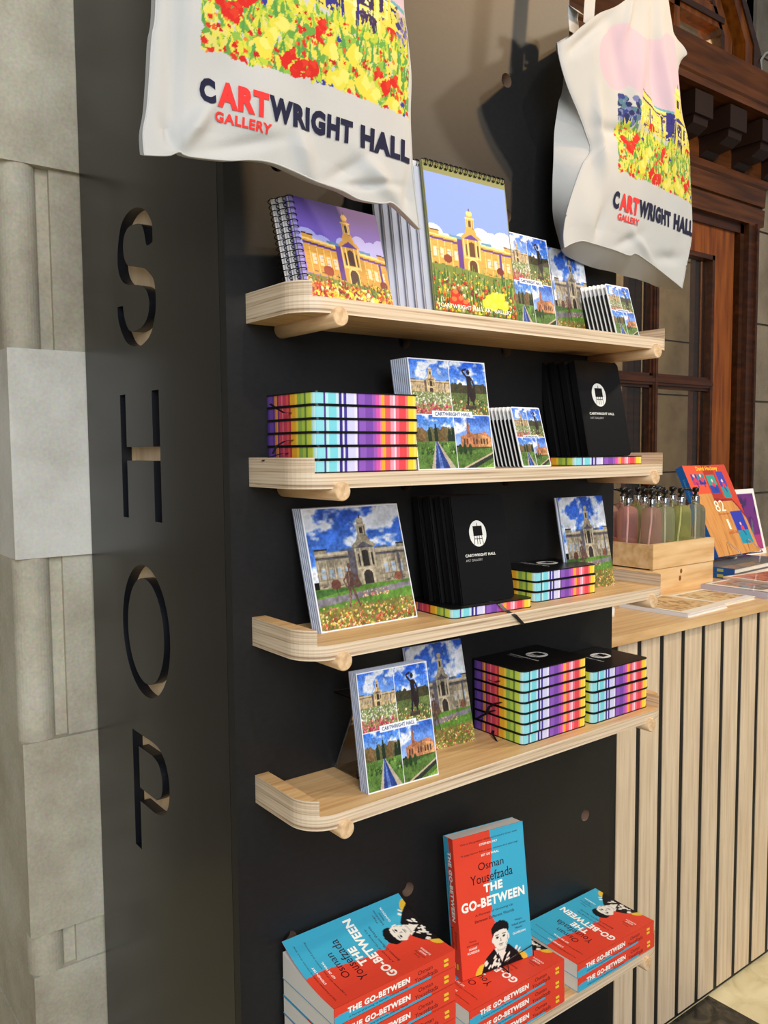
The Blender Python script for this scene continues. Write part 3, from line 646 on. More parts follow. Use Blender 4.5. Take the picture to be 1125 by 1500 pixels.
M['hole_wall'] = simple('darker brown peg hole edge', (128, 104, 88), 0.6)  # one darker brown for all peg hole walls
curve_panel('front_panel', loops, TH, [M['black_panel'], M['hole_wall']], lambda q: (q.x, TH / 2 + q.z, q.y), unit)
mb = MB(); mb.box((PX0 + .02, TH + .0002, ZF), (PX1 - .001, TH + .006, 1.15), M['slat_gap']); mb.box((PX0 + .02, TH + .0002, 1.15), (.662, TH + .006, ZT), M['slat_gap']); mb.obj('inner_board', unit, TU)
mb = MB(); mb.box((PX1 - .018, TH + .006, ZF), (PX1, UD, 1.16), M['black_panel']); mb.box((.645, TH + .006, 1.16), (.663, UD, ZT), M['black_panel']); mb.box((PX0 + .018, UD - .012, ZF), (PX1 - .018, UD, 1.16), M['black_panel']); mb.obj('carcass', unit, TU)

# ------------------------------------------------------------------ shelves
SW = .793; SD = .14; HP = .0197; HR = .0401; RAD = .045
def outline(xa, xb):
    """front-rounded outline clipped to xa..xb"""
    n = 10; P = []
    for k in range(n + 1):
        a = PI + PI / 2 * k / n; P.append((RAD + RAD * math.cos(a), -SD + RAD + RAD * math.sin(a)))
    Q = [(SW - x, y) for x, y in P][::-1]; L = P + Q
    def ycut(x):
        if x < RAD: return -SD + RAD - math.sqrt(RAD ** 2 - (RAD - x) ** 2)
        if x > SW - RAD: return ycut(SW - x)
        return -SD
    pts = [(xa, 0)] + ([(xa, ycut(xa))] if xa > 0 else []) + [q for q in L if xa < q[0] < xb or (q[0] == xa == 0) or (abs(q[0] - xb) < 1e-9 and xb == SW)] + ([(xb, ycut(xb))] if xb < SW else []) + [(xb, 0)]
    return pts
shelf0 = thing('plywood_shelf', '', 'shelf', (0, 0, shz[0]), group='plywood tray shelves')
mb = MB(); mb.prism(outline(0, SW), 0, HP, M['ply_top'], side=M['ply_edge'], smooth_side=False); mb.obj('shelf_board', shelf0)
for xa, xb in ((0, .0215), (SW - .0215, SW)):
    mb = MB(); mb.prism(outline(xa, xb), HP, HR, M['ply_top'], side=M['ply_edge']); mb.obj('side_rail', shelf0)
for x in (.0564, .7345):
    mb = MB(); mb.lathe([(.0112, .0), (.0125, .0012), (.0125, .16), (.0, .161)], M['dowel'], n=28, T=Matrix.Translation((x, -.1455, -.0038)) @ Matrix.Rotation(-PI / 2, 4, 'X'), caps=True); mb.obj('support_peg', shelf0)
desc = ['topmost plywood tray shelf, carrying the calendars and purple notebooks', 'second plywood tray shelf from the top, with the six striped-edge notebooks',
        'third plywood tray shelf from the top, a black ribbon hanging over its edge', 'fourth plywood tray shelf from the top, empty at its left end',
        'lowest plywood tray shelf, under the red and blue paperbacks']
shelf0['label'] = desc[0]
for z, d in zip(shz[1:], desc[1:]): dup(shelf0, d, (0, 0, z))
ZS = [z + HP for z in shz]

# ------------------------------------------------------------------ counter behind
counter = thing('counter', 'long shop counter with vertical pale wooden slats and an oak top', 'counter', (.85, .08, ZF))
TC = Matrix.Translation((-.85, -.08, -ZF))
mb = MB(); mb.box((.83, .068, .185), (3.0, .70, .206), M['counter']); mb.obj('countertop', counter, TC)
mb = MB()
g0 = .9265 - .0845
for k in range(25):
    a = g0 + k * .0846 + .0086; b = a + .0846 - .0166
    if a < .835: a = .835
    if b < .93: b = .900
    mb.box((a, .08, ZF + .012), (b, .0820, .185), M['slat'])
mb.obj('slatted_front', counter, TC)
mb = MB(); mb.box((.84, .0822, ZF + .004), (2.98, .115, .185), M['slat_gap']); mb.box((2.96, .115, ZF + .004), (2.98, .68, .185), M['slat_gap']); mb.box((.84, .665, ZF + .004), (2.96, .68, .185), M['slat_gap']); mb.obj('carcass', counter, TC)

# ------------------------------------------------------------------ notebooks with striped page edges
NW, NH, NT = .115, .162, .0168          # cover width, cover height, thickness. local: X spine -> fore edge, Z up, front cover faces -Y
STR = [((84, 58, 140), 5), ((112, 72, 158), 7), ((92, 60, 140), 3), ((206, 120, 76), 3), ((240, 160, 60), 2), ((128, 62, 110), 3), ((208, 72, 96), 5), ((226, 120, 130), 2), ((206, 66, 90), 6), ((228, 92, 84), 4), ((196, 60, 70), 3), ((244, 178, 52), 8), ((250, 210, 70), 4), ((150, 190, 86), 6),
       ((190, 214, 84), 5), ((112, 150, 70), 3), ((206, 226, 96), 3), ((216, 232, 80), 5), ((186, 226, 226), 4), ((140, 214, 224), 8), ((86, 66, 140), 2), ((176, 226, 226), 3), ((122, 208, 222), 8), ((190, 220, 232), 3), ((60, 50, 130), 3), ((214, 214, 240), 2), ((70, 60, 150), 3), ((206, 206, 240), 8), ((226, 220, 244), 3),
       ((96, 60, 140), 2), ((140, 92, 186), 7), ((124, 76, 170), 8), ((160, 90, 180), 4), ((214, 90, 170), 4), ((240, 130, 180), 2), ((246, 170, 60), 4), ((232, 96, 100), 6), ((238, 160, 180), 4), ((246, 214, 226), 2), ((236, 110, 130), 4), ((226, 76, 84), 8), ((238, 130, 110), 3), ((250, 206, 60), 6), ((252, 224, 110), 3)]
def rrect(w, h, r, n=5):
    """outline in (x, z): square at the spine (x=0), rounded at the fore edge; starts at spine bottom"""
    P = [(0, 0)]
    for k in range(n + 1):
        a = -PI / 2 + PI / 2 * k / n; P.append((w - r + r * math.cos(a), r + r * math.sin(a)))
    for k in range(n + 1):
        a = PI / 2 * k / n; P.append((w - r + r * math.cos(a), h - r + r * math.sin(a)))
    P.append((0, h)); return P
def make_notebook():
    t = thing('notebook', '', 'notebook', group='black notebooks with striped page edges')
    mb = MB(); ct = .0015; out = rrect(NW, NH, .009)
    T = Matrix(((1, 0, 0, 0), (0, 0, 1, 0), (0, 1, 0, 0), (0, 0, 0, 1)))    # (x, z, y) prism axes -> world y
    mb.prism(out, 0, ct, M['black_cover'], T=T); mb.prism(out, NT - ct, NT, M['black_cover'], T=T)
    mb.box((-.0012, 0, 0), (.0016, NT, NH), M['black_cover'])
    # emblem: pale disc with an easel drawn in black
    e = -.0003; cx, cz, rx = .0505, .104, .0185
    disc = [(cx + rx * math.cos(2 * PI * k / 40), e, cz + rx * 1.08 * math.sin(2 * PI * k / 40)) for k in range(40)]
    mb.add(disc, [tuple(range(40))], M['print'], (226, 226, 222))
    def bk(x0, z0, x1, z1): mb.add([(x0, e * 2, z0), (x1, e * 2, z0), (x1, e * 2, z1), (x0, e * 2, z1)], [(0, 1, 2, 3)], M['print'], (16, 15, 16))
    bk(cx - .0098, cz - .0035, cx + .0098, cz + .0115); bk(cx - .0006, cz + .011, cx + .0006, cz + .016); bk(cx - .0085, cz - .0085, cx + .0085, cz - .0074)
    for x0, x1 in ((-.0075, -.0095), (-.0025, -.0025), (.0025, .0025), (.0075, .0095)):
        mb.add([(cx + x0 - .0005, e * 2, cz - .003), (cx + x0 + .0005, e * 2, cz - .003), (cx + x1 + .0005, e * 2, cz - .0165), (cx + x1 - .0005, e * 2, cz - .0165)], [(0, 1, 2, 3)], M['print'], (16, 15, 16))
    mb.text('CARTWRIGHT HALL', (.018, e * 2, .0695), (1, 0, 0), (0, 0, 1), .066, .0042, M['print'], (220, 220, 216), .03)
    mb.text('ART GALLERY', (.018, e * 2, .0625), (1, 0, 0), (0, 0, 1), .036, .0034, M['print'], (170, 170, 168))
    mb.obj('cover', t)
    mb = MB(); blk_ = rrect(NW - .0010, NH - .002, .0085); blk_ = [(x, z + .001) for x, z in blk_]
    L = [0]
    for (a, b), (c, d) in zip(blk_[:-1], blk_[1:]): L.append(L[-1] + math.hypot(c - a, d - b))
    tot = sum(w for _, w in STR); bottom_len = NW - .0022
    def at(s_):
        for i in range(len(L) - 1):
            if s_ <= L[i + 1] + 1e-9:
                k = (s_ - L[i]) / max(L[i + 1] - L[i], 1e-9); return (blk_[i][0] + (blk_[i + 1][0] - blk_[i][0]) * k, blk_[i][1] + (blk_[i + 1][1] - blk_[i][1]) * k)
        return blk_[-1]
    used = NW + NH - .012; cuts = []; acc = 0
    seq = []
    for c, w in STR: seq.append((acc / tot * used, (acc + w) / tot * used, c)); acc += w
    for k, (c, w) in enumerate(STR[::-1]):
        s0 = seq[-1][1]
        if s0 > L[-1]: break
        seq.append((s0, min(s0 + w / tot * used, L[-1]), c))
    for s0, s1, c in seq:
        pts = [s0] + [q for q in L if s0 < q < s1] + [s1]
        for a, b in zip(pts[:-1], pts[1:]):
            (xa, za), (xb, zb) = at(a), at(b); mb.add([(xa, .0014, za), (xb, .0014, zb), (xb, NT - .0014, zb), (xa, NT - .0014, za)], [(0, 1, 2, 3)], M['print'], c)
    mb.obj('page_block', t)
    return t
def lying(z, x_left, y_front, h_off=0, yaw=0.0):
    """flat, cover up, spine to the back, head to the right; x_left/y_front: its front left corner"""
    m = Matrix.Translation((x_left, y_front + NW, z + NT)) @ Matrix(((0, 0, 1, 0), (-1, 0, 0, 0), (0, -1, 0, 0), (0, 0, 0, 1)))
    c = Matrix.Translation((x_left + NH / 2, y_front + NW / 2, 0)); return c @ Matrix.Rotation(R(yaw), 4, 'Z') @ c.inverted() @ m
def ribbon_mesh(pts, w=.006):
    """ribbon in notebook local space"""
    mb = MB(); P = [Vector(p) for p in pts]
    V = []
    for p, d in zip(P, [Vector((1, 0, 0))] * len(P)): V += [p - d * w / 2, p + d * w / 2]
    F = [(2 * i, 2 * i + 1, 2 * i + 3, 2 * i + 2) for i in range(len(P) - 1)]
    V2 = [v + Vector((0, .0005, 0)) for v in V]; n = len(V)
    mb.add(V + V2, F + [tuple(n + i for i in f)[::-1] for f in F] + [(0, 2 * 0 + n, n + 1, 1)], M['ribbon'])
    return mb
nb = make_notebook(); nb_used = [False]
RB = {}
def ribbon(parent, k):
    sh = [[(.050, .008, .004), (.048, .009, -.008), (.044, .0135, -.022), (.040, .018, -.030)], [(.060, .008, .004), (.062, .008, -.010), (.068, .003, -.024), (.071, -.002, -.034)],
          [(.045, .008, .004), (.052, .012, -.006), (.066, .014, -.014), (.076, .018, -.018)], [(.066, .008, .004), (.060, .010, -.008), (.052, .016, -.015), (.049, .026, -.019)]][k % 4]
    if k % 4 not in RB: RB[k % 4] = ribbon_mesh(sh).obj('ribbon', parent)
    else:
        o = RB[k % 4].copy(); C.objects.link(o); o.parent = parent
def notebook(mat, label):
    if not nb_used[0]: o = nb; nb_used[0] = True; o['label'] = label
    else: o = dup(nb, label, skip=('ribbon',))
    o.matrix_world = mat; o.matrix_basis = mat
    return o
# where: (shelf z, x, front y, count, thickness, scale along the shelf, words)
stacks = [(ZS[1], .030, -.122, 6, .01775, 1.09, 'the six-high stack, second shelf', (1, 3, 4)),
          (ZS[2], .468, -.104, 3, .0168, .98, 'the three-high stack, third shelf', ()),
          (ZS[3], .4235, -.119, 7, .01745, 1.0, 'the seven-high stack, fourth shelf', (1, 3, 4, 6)),
          (ZS[3], .5965, -.121, 5, .0186, 1.0, 'the five-high stack, fourth shelf', ())]
for z, x, y, n, th, sc, words, rb in stacks:
    for i in range(n):
        j = n - 1 - i
        m = lying(0, 0, 0, yaw=rnd.uniform(-.5, .5)); m = Matrix.Translation((x + rnd.uniform(-.001, .001), y + rnd.uniform(-.001, .001), z + j * th)) @ Matrix.Diagonal((sc, sc if sc > 1 else 1, th / NT * .992, 1)) @ m
        o = notebook(m, 'black striped-edge notebook, %s of %s' % (order(i, n), words))
        if i in rb: ribbon(o, i)
notebook(Matrix.Translation((.556, -.112, ZS[1])) @ Matrix.Diagonal((1.17, 1, .9, 1)) @ lying(0, 0, 0), 'striped-edge notebook lying alone under the standing black ones, second shelf')
o = notebook(Matrix.Translation((.2715, -.118, ZS[2])) @ Matrix.Rotation(R(-3), 4, 'Z') @ Matrix.Diagonal((1.03, 1, .92, 1)) @ lying(0, 0, 0), 'striped-edge notebook lying alone with its ribbon hanging down, third shelf')
# ribbons that hang loose
mb = MB()
def strip(pts, w, mat, wd=(1, 0, 0)):
    P = [Vector(p) for p in pts]; d = Vector(wd) * w / 2; V = []
    for p in P: V += [p - d, p + d]
    F = [(2 * i, 2 * i + 1, 2 * i + 3, 2 * i + 2) for i in range(len(P) - 1)]; nn = len(V)
    off = Vector((0, -.0005, .0003)); mb.add(V + [v + off for v in V], F + [tuple(nn + q for q in f) for f in F] + [(0, 1, nn + 1, nn), (nn - 2, nn - 1, 2 * nn - 1, 2 * nn - 2)], mat)
strip([(.352, -.085, ZS[2] + .0165), (.357, -.105, ZS[2] + .0165), (.363, -.123, ZS[2] + .0135), (.369, -.132, ZS[2] + .0035), (.379, -.1425, ZS[2] - .004), (.387, -.145, ZS[2] - .013), (.393, -.146, ZS[2] - .019)], .0075, M['ribbon'], (.95, 0, .1))
inv = o.matrix_world.inverted(); rb_ = mb.obj('ribbon'); rb_.data.transform(inv); rb_.parent = o

def pose(x, y, z, a, b, dx=0, dy=0): # a heading, b lean back (degrees); origin = bottom centre of the front face
    return Matrix.Translation((x, y, z)) @ Matrix.Rotation(R(a), 4, 'Z') @ Matrix.Translation((dx, dy, 0)) @ Matrix.Rotation(R(-b), 4, 'X')
def place(o, m): o.matrix_world = m; o.matrix_basis = m; return o
# standing black notebooks, shelf 2 and 3
def standing(x, y, z, a, b, n, gaps, words, sx=.97, sz=1.06):
    off = 0; offx = 0
    for i in range(n):
        m = pose(x, y, z, a, b + gaps[i][2], offx, off) @ Matrix.Diagonal((sx, .86, sz, 1)) @ Matrix.Translation((-NW / 2, 0, 0))
        notebook(m, 'black notebook standing %s on the %s' % (['in front, emblem in view,', 'directly behind the emblem one', 'second from last', 'last of the leaning row'][i], words))
        off += gaps[i][0]; offx += gaps[i][1]
standing(.6665, -.099, ZS[1] + .0158, -3.3, 12.0, 4, [(.0185, -.006, 0), (.0185, -.006, 0), (.0185, -.007, 0), (.016, 0, 0)], 'second shelf')
standing(.357, -.1087, ZS[2] + .0160, -3.1, 10.8, 4, [(.0165, -.005, 0), (.0185, -.009, 0), (.0185, -.006, 0), (.016, 0, 0)], 'third shelf', sx=.94, sz=1.03)

# ------------------------------------------------------------------ card packs
def card_proto(name, w, h, t, img, mat, cat, extra=None, back=(208, 216, 234)):
    """picture card in a clear sleeve; local origin bottom centre of the front face"""
    th = thing(name, '', cat)
    mb = MB(); mb.box((-w / 2, .0003, 0), (w / 2, t * .55, h), M['print'], back)
    if img is not None: mb.pic(img, (-w / 2, 0, 0), (w, 0, 0), (0, 0, h), mat)
    if extra: extra(mb, w, h)
    mb.obj('card', th)
    mb = MB(); mb.box((-w / 2 - .0006, t * .55 + .0002, -.0000), (w / 2 + .0006, t * .97, h + .0006), M['clear_sleeve']); mb.obj('sleeve', th)
    return th
def caption(mb, w, h):
    mb.text('CARTWRIGHT HALL', (0, -.0004, h * .487), (1, 0, 0), (0, 0, 1), w * .46, h * .032, M['print'], (40, 60, 110), .01, align='c')
Q = quad_pic(150, 160); PH = photo_hall(150, 156, 2, .012); PH2 = photo_hall(110, 160, 6, 0)
def pack(name, cat, w, h, t, img, mat, n, x, y, z, a, b, words, step=(0, 0), extra=None, group=None, first='picture in full view', db=0.0):
    fr = card_proto(name, w, h, t, img, mat, cat, extra); g = group or words; fr['group'] = g; fr['label'] = 'front card of %s' % words
    place(fr, pose(x, y, z, a, b))
    if n > 1:
        pl = card_proto(name, w, h, t, None, mat, cat); pl['group'] = g
        for i in range(1, n):
            o = pl if i == 1 else dup(pl, '')
            o['label'] = '%s card of %s' % (['', 'second', 'third', 'fourth', 'fifth', 'sixth', 'seventh', 'eighth', 'ninth', 'tenth'][i] if i < n - 1 or n == 2 else 'rearmost', words)
            place(o, pose(x, y, z, a, b + db * i, step[0] * i, step[1] * i))
pack('greeting_card', 'card', .1775, .1765, .0032, PH, M['print_gloss'], 5, .1570, -.070, ZS[2], 1.6, 15.6, 'the large hall-and-statue card pack, third shelf', (-.0008, .0036))
pack('greeting_card', 'card', .1513, .1640, .0024, Q, M['print_gloss'], 9, .2859, -.1155, ZS[1], -1.0, 8.8, 'the thick four-view card pack, second shelf', (-.0005, .0034), caption, db=.25)
pack('greeting_card', 'card', .1254, .1677, .0024, Q, M['print_gloss'], 5, .1765, -.1195, ZS[3], -2.7, 10.0, 'the four-view card pack, fourth shelf', (-.0003, .0038), caption)
pack('picture_card', 'card', .1158, .1673, .0020, PH2, M['print_gloss'], 2, .3265, -.0455, ZS[3], -3.5, 13.2, 'the tall hall photograph cards, fourth shelf', (-.0015, .0024))
pack('picture_card', 'card', .1153, .1675, .0030, PH2, M['print_gloss'], 2, .6573, -.0720, ZS[2], -3.9, 12.0, 'the tall hall photograph cards, third shelf right end', (-.003, .0034))
pack('greeting_card', 'card', .1100, .1590, .0024, Q, M['print_gloss'], 2, .4880, -.0860, ZS[0], 3.0, 9.7, 'the four-view cards beside the calendars, top shelf', (-.001, .0026), caption)
pack('picture_card', 'card', .0986, .1560, .0024, PH2, M['print_gloss'], 2, .6180, -.0620, ZS[0], 3.0, 10.0, 'the tall hall photograph cards, top shelf', (-.001, .0026))
# small four-view magnets in black-edged cases, a row one behind the other
def magnets(x, y, z, a, b, w, h, n, words, step):
    pr = None
    for i in range(n):
        if i in (0, 1):
            o = thing('souvenir_magnet', '', 'magnet', group='small souvenir magnets'); mb = MB()
            r = .004; out = []
            for cx_, cz_, a0 in ((w / 2 - r, r, -90), (w / 2 - r, h - r, 0), (-w / 2 + r, h - r, 90), (-w / 2 + r, r, 180)):
                for k in range(4): an = R(a0 + 30 * k); out.append((cx_ + r * math.cos(an), cz_ + r * math.sin(an)))
            T = Matrix(((1, 0, 0, 0), (0, 0, 1, 0), (0, 1, 0, 0), (0, 0, 0, 1)))
            mb.prism(out, .0006, .0016, M['white'], T=T)
            if i == 0: mb.pic(QS, (-w / 2 + .001, 0, .001), (w - .002, 0, 0), (0, 0, h - .002), M['print_gloss']); caption(mb, w, h)
            mb.obj('picture_plate', o)
            mb = MB(); mb.box((-w / 2, .0018, .003), (w / 2, .0058, h * .80), M['black_plastic']); mb.obj('magnet_body', o)
            if i == 1: pr = o
        else: o = dup(pr, '')
        o['label'] = '%s small four-view magnet %s' % (['front', 'second', 'third', 'fourth', 'fifth', 'sixth', 'seventh'][i] if i < n - 1 else 'rearmost', words)
        place(o, pose(x, y, z, a, b, step[0] * i, step[1] * i))
QS = quad_pic(76, 96)
magnets(.4626, -.1115, ZS[1], 2.1, 15.9, .0715, .1010, 8, 'in the row, second shelf', (-.0008, .0078))
magnets(.6858, -.1195, ZS[0], .9, 16.1, .0680, .0960, 7, 'in the row, top shelf', (-.0012, .0078))

# ------------------------------------------------------------------ spiral notebooks and calendars on the top shelf
def coil_ring(c, r, axis, wire=.0009, n=14, gap=True):
    pts = []
    for k in range(n):
        t = 2 * PI * k / n
        if axis == 'z': pts.append((c[0] + r * math.cos(t), c[1] + r * math.sin(t), c[2] + (.0016 * k / n)))
        else: pts.append((c[0] + (.0016 * k / n), c[1] + r * math.sin(t), c[2] + r * math.cos(t)))
    return pts
def spiral_book(w, h, t, img, vertical, n, cover_col):
    o = thing('notebook', '', 'notebook'); mb = MB()
    if vertical: mb.pic(img, (.006, 0, 0), (w - .006, 0, 0), (0, 0, h), M['print_gloss']) if img is not None else None
    else: mb.pic(img, (0, 0, 0), (w, 0, 0), (0, 0, h), M['print']) if img is not None else None
    mb.box((0, .0002, 0), (w, .0012, h), M['print'], cover_col); mb.box((0, t - .0012, 0), (w, t, h), M['print'], cover_col)
    if vertical and img is not None: mb.box((0, -.0001, 0), (.006, .0002, h), M['print'], (150, 140, 200))
    if not vertical and img is not None:
        mb.text('CARTWRIGHT HALL ART GALLERY', (w * .06, -.0004, .0115), (1, 0, 0), (0, 0, 1), w * .87, .0062, M['print'], (248, 246, 236), .02)
        for k in range(n):
            x = w * (.035 + .93 * k / (n - 1)); mb.add([(x - .0022, -.0004, h - .0085), (x + .0022, -.0004, h - .0085), (x + .0022, -.0004, h - .0045), (x - .0022, -.0004, h - .0045)], [(0, 1, 2, 3)], M['print'], (28, 30, 22))
    mb.obj('cover', o)
    mb = MB(); mb.box((.001, .0013, .0006), (w - .001, t - .0013, h - .0006), M['paper']); mb.obj('page_block', o)
    mb = MB(); r = t / 2 + .0038
    for k in range(n):
        if vertical: mb.tube(coil_ring((.0015, t / 2, h * (.03 + .94 * k / (n - 1))), r, 'z'), .0007, M['wire'], n=5)
        else: 
            for dx in (-.0016, .0016): mb.tube(coil_ring((w * (.035 + .93 * k / (n - 1)) + dx, t / 2, h - .0025), r * .9, 'x'), .0007, M['wire'], n=5)
    mb.obj('wire_binding', o)
    return o
PP = purple_pic(); CP = calendar_pic()
for i in range(3):
    if i == 0: o = spiral_book(.152, .140, .0065, PP, True, 17, (120, 100, 190)); o['group'] = 'wire-bound notebooks on the top shelf'
    elif i == 1: o = spb = spiral_book(.152, .140, .0065, None, True, 17, (226, 224, 230)); o['group'] = 'wire-bound notebooks on the top shelf'
    else: o = dup(spb, '')
    o['label'] = ['front wire-bound notebook with purple sky and golden hall on its cover', 'middle wire-bound notebook behind the purple-covered one, coil at its left', 'rearmost wire-bound notebook nearest the black panel, coil at far left'][i]
    place(o, pose(.0205, -.1235, ZS[0] + .0003, 5.3, 15.5, -.0028 * i, .0122 * i))
for i in range(7):
    if i == 0: o = spiral_book(.1677, .226, .0048, CP, False, 17, (120, 126, 80)); o.name = 'wall_calendar'; o['category'] = 'calendar'; o['group'] = 'calendars on the top shelf'
    elif i == 1:
        o = cpb = spiral_book(.1677, .226, .0048, None, False, 17, (206, 208, 220)); o.name = 'wall_calendar'; o['category'] = 'calendar'; o['group'] = 'calendars on the top shelf'
    else: o = dup(cpb, '')
    o['label'] = ['front wall calendar with the golden hall, blue sky and tulips', 'calendar directly behind the front one, third-tallest edge beside it', 'third calendar in the leaning row on the top shelf', 'fourth calendar in the leaning row on the top shelf', 'fifth calendar in the leaning row on the top shelf', 'sixth calendar in the leaning row, second from the panel', 'last calendar in the leaning row, nearest the black panel'][i]
    if i == 1: o['label'] = 'second calendar in the leaning row, directly behind the front one'
    place(o, pose(.2425, -.1165, ZS[0] + .0003, -.3, 8.0, -.0075 * i, .0105 * i))

# ------------------------------------------------------------------ red and blue paperbacks on the lowest shelf
BW, BH, BT = .135, .2185, .0253
RED, BLU = (226, 70, 48), (64, 172, 206)
GB = gobetween_pic()
def spine_pic(W=26, H=150):
    p = Pic(W, H, RED, 3); m = (p.X < .12 + .75 * (p.Y - .42) + .05 * np.sin(p.Y * 23)) & (p.Y > .3); p.put(m, BLU); p.put((p.X < .16) & (p.Y > .22), BLU); return p.a
SPN = spine_pic()
def bend_fn(curl, wave=0.0):
    def f(p):
        x, y, z = p; t = min(max(x / BW * 10, 0), 10); i = min(int(t), 9); g_ = lambda k: (max(k - 1.5, 0) / 8.5) ** 2; u = g_(i) + (g_(i + 1) - g_(i)) * (t - i)
        return Vector((x, y - curl * u * (1 if y < BT / 2 else .0), z))
    return f
def make_paperback(curl=0.0, full=True, swell=0.0):
    o = thing('paperback_book', '', 'book', group='red and blue paperbacks on the lowest shelf'); mb = MB(); W_ = (250, 248, 240); K = (52, 22, 30)
    X, Z = (1, 0, 0), (0, 0, 1); e = -.0003
    if full:
        mb.pic(GB, (.0002, -.0001, 0), (BW - .0002, 0, 0), (0, 0, BH), M['print'])
        cx = BW * .5
        mb.text('‘One of the greatest childhood memoirs of our time’', (cx, e, BH * .935), X, Z, BW * .82, .0036, M['print'], K, align='c')
        mb.text('STEPHEN FRY', (cx - .002, e, BH * .905), X, Z, BW * .26, .0036, M['print'], W_, .02, align='c')
        mb.text('‘A page-turner full of pain, wisdom and yearning’', (cx, e, BH * .855), X, Z, BW * .82, .0036, M['print'], K, align='c')
        mb.text('KIT DE WAAL', (cx, e, BH * .826), X, Z, BW * .25, .0036, M['print'], W_, .02, align='c')
        mb.text('Osman', (cx, e, BH * .730), X, Z, BW * .36, .0120, M['print'], K, 0, align='c')
        mb.text('Yousefzada', (cx, e, BH * .638), X, Z, BW * .60, .0148, M['print'], K, 0, align='c')
        mb.text('THE', (cx + .001, e, BH * .562), X, Z, BW * .27, .0135, M['print'], W_, .045, align='c')
        mb.text('GO-BETWEEN', (cx, e, BH * .462), X, Z, BW * .90, .0155, M['print'], W_, .04, align='c')
        mb.text('A Portrait of Growing Up', (cx, e, BH * .408), X, Z, BW * .54, .0044, M['print'], K, align='c')
        mb.text('Between Different Worlds', (cx, e, BH * .368), X, Z, BW * .56, .0044, M['print'], K, align='c')
        for t_, x_, z_, w_, c_ in (('‘Funny', .17, .240, .10, K), ('and moving’', .17, .216, .17, K), ('HANIF', .17, .190, .11, W_), ('KUREISHI', .17, .164, .16, W_), ('‘Magic.', .83, .290, .12, K), ('Indeed almost', .83, .262, .20, K), ('Haunts’', .83, .234, .11, K), ('GUARDIAN', .83, .198, .19, W_)):
            mb.text(t_, (BW * x_, e, BH * z_), X, Z, BW * w_, .0036, M['print'], c_, .01 if c_ == W_ else 0, align='c')
    mb.box((0, 0, 0), (BW, .0006, BH), M['print'], RED)
    mb.box((0, BT - .0006, 0), (BW, BT, BH), M['print'], BLU)
    mb.box((-.0004, .0, 0), (.0004, BT, BH), M['print'], RED)
    # spine print: local -X face. width runs from cover (y=0) to back (y=BT)
    mb.pic(SPN, (-.0006, BT, 0), (0, -BT, 0), (0, 0, BH), M['print'])
    D, N = (0, -1, 0), (0, 0, -1)       # up of the letters, reading direction (head to tail)
    mb.text('THE GO-BETWEEN', (-.0009, BT * .62, BH * .90), N, D, BH * .50, .0088, M['print'], W_, .05)
    mb.text('A Portrait of Growing Up Between Different Worlds', (-.0009, BT * .90, BH * .89), N, D, BH * .47, .0034, M['print'], K)
    mb.text('Osman', (-.0009, BT * .46, BH * .33), N, D, BH * .125, .0062, M['print'], K, -.01)
    mb.text('Yousefzada', (-.0009, BT * .84, BH * .36), N, D, BH * .20, .0072, M['print'], K, -.01)
    for k in (0, 1): mb.add([(-.0009, BT * (.30 + .28 * k), BH * .105), (-.0009, BT * (.30 + .28 * k), BH * .065), (-.0009, BT * (.30 + .28 * k) + .0045, BH * .060), (-.0009, BT * (.30 + .28 * k) + .0045, BH * .100)], [(0, 1, 2, 3)], M['print'], (240, 200, 60))
    mb.obj('cover', o)
    mb = MB(); n = 10
    for k in range(n):
        a, b = k / n, (k + 1) / n
        xa, xb = a * BW + (.0006 if k == 0 else 0), b * BW - (.0014 if k == n - 1 else 0)
        mb.add([(xa, .0007, .0004), (xb, .0007, .0004), (xb, BT - .0007, .0004), (xa, BT - .0007, .0004), (xa, .0007, BH - .0005), (xb, .0007, BH - .0005), (xb, BT - .0007, BH - .0005), (xa, BT - .0007, BH - .0005)],
               [(0, 1, 2, 3), (4, 7, 6, 5), (0, 4, 5, 1), (3, 2, 6, 7)] + ([(1, 5, 6, 2)] if k == n - 1 else []) + ([(0, 3, 7, 4)] if k == 0 else []), M['paper'])
    mb.obj('page_block', o)
    if curl:
        for ch in o.children:
            cv = ch.name.startswith('cover'); amt = curl if cv else swell
            me = ch.data
            if cv:   # fine slices so the big flat faces can bend
                bm = bmesh.new(); bm.from_mesh(me)
                for k in range(1, 10):
                    gm = [f for f in bm.faces if f.calc_area() > 2e-4]; ge = list({e_ for f in gm for e_ in f.edges}); gv = list({v_ for f in gm for v_ in f.verts})
                    bmesh.ops.bisect_plane(bm, geom=gm + ge + gv, plane_co=(BW * k / 10, 0, 0), plane_no=(1, 0, 0))
                bm.to_mesh(me); bm.free()
            f = bend_fn(amt)
            for v in me.vertices: v.co = f(v.co)
    return o
def flat_book(x, y, z): # cover up, head to the left, spine to the front; x,y = front left corner
    return Matrix.Translation((x + BH, y, z + BT)) @ Matrix(((0, 0, -1, 0), (1, 0, 0, 0), (0, -1, 0, 0), (0, 0, 0, 1)))
plain = make_paperback(); plain_used = False
bstacks = [(.036, -.140, 7, .0268, 'the left-hand stack of paperbacks', .030, .016), (.2835, -.1405, 3, .0253, 'the middle stack of paperbacks', .0, .0), (.538, -.1405, 2, .0253, 'the right-hand stack of paperbacks', .006, .004)]
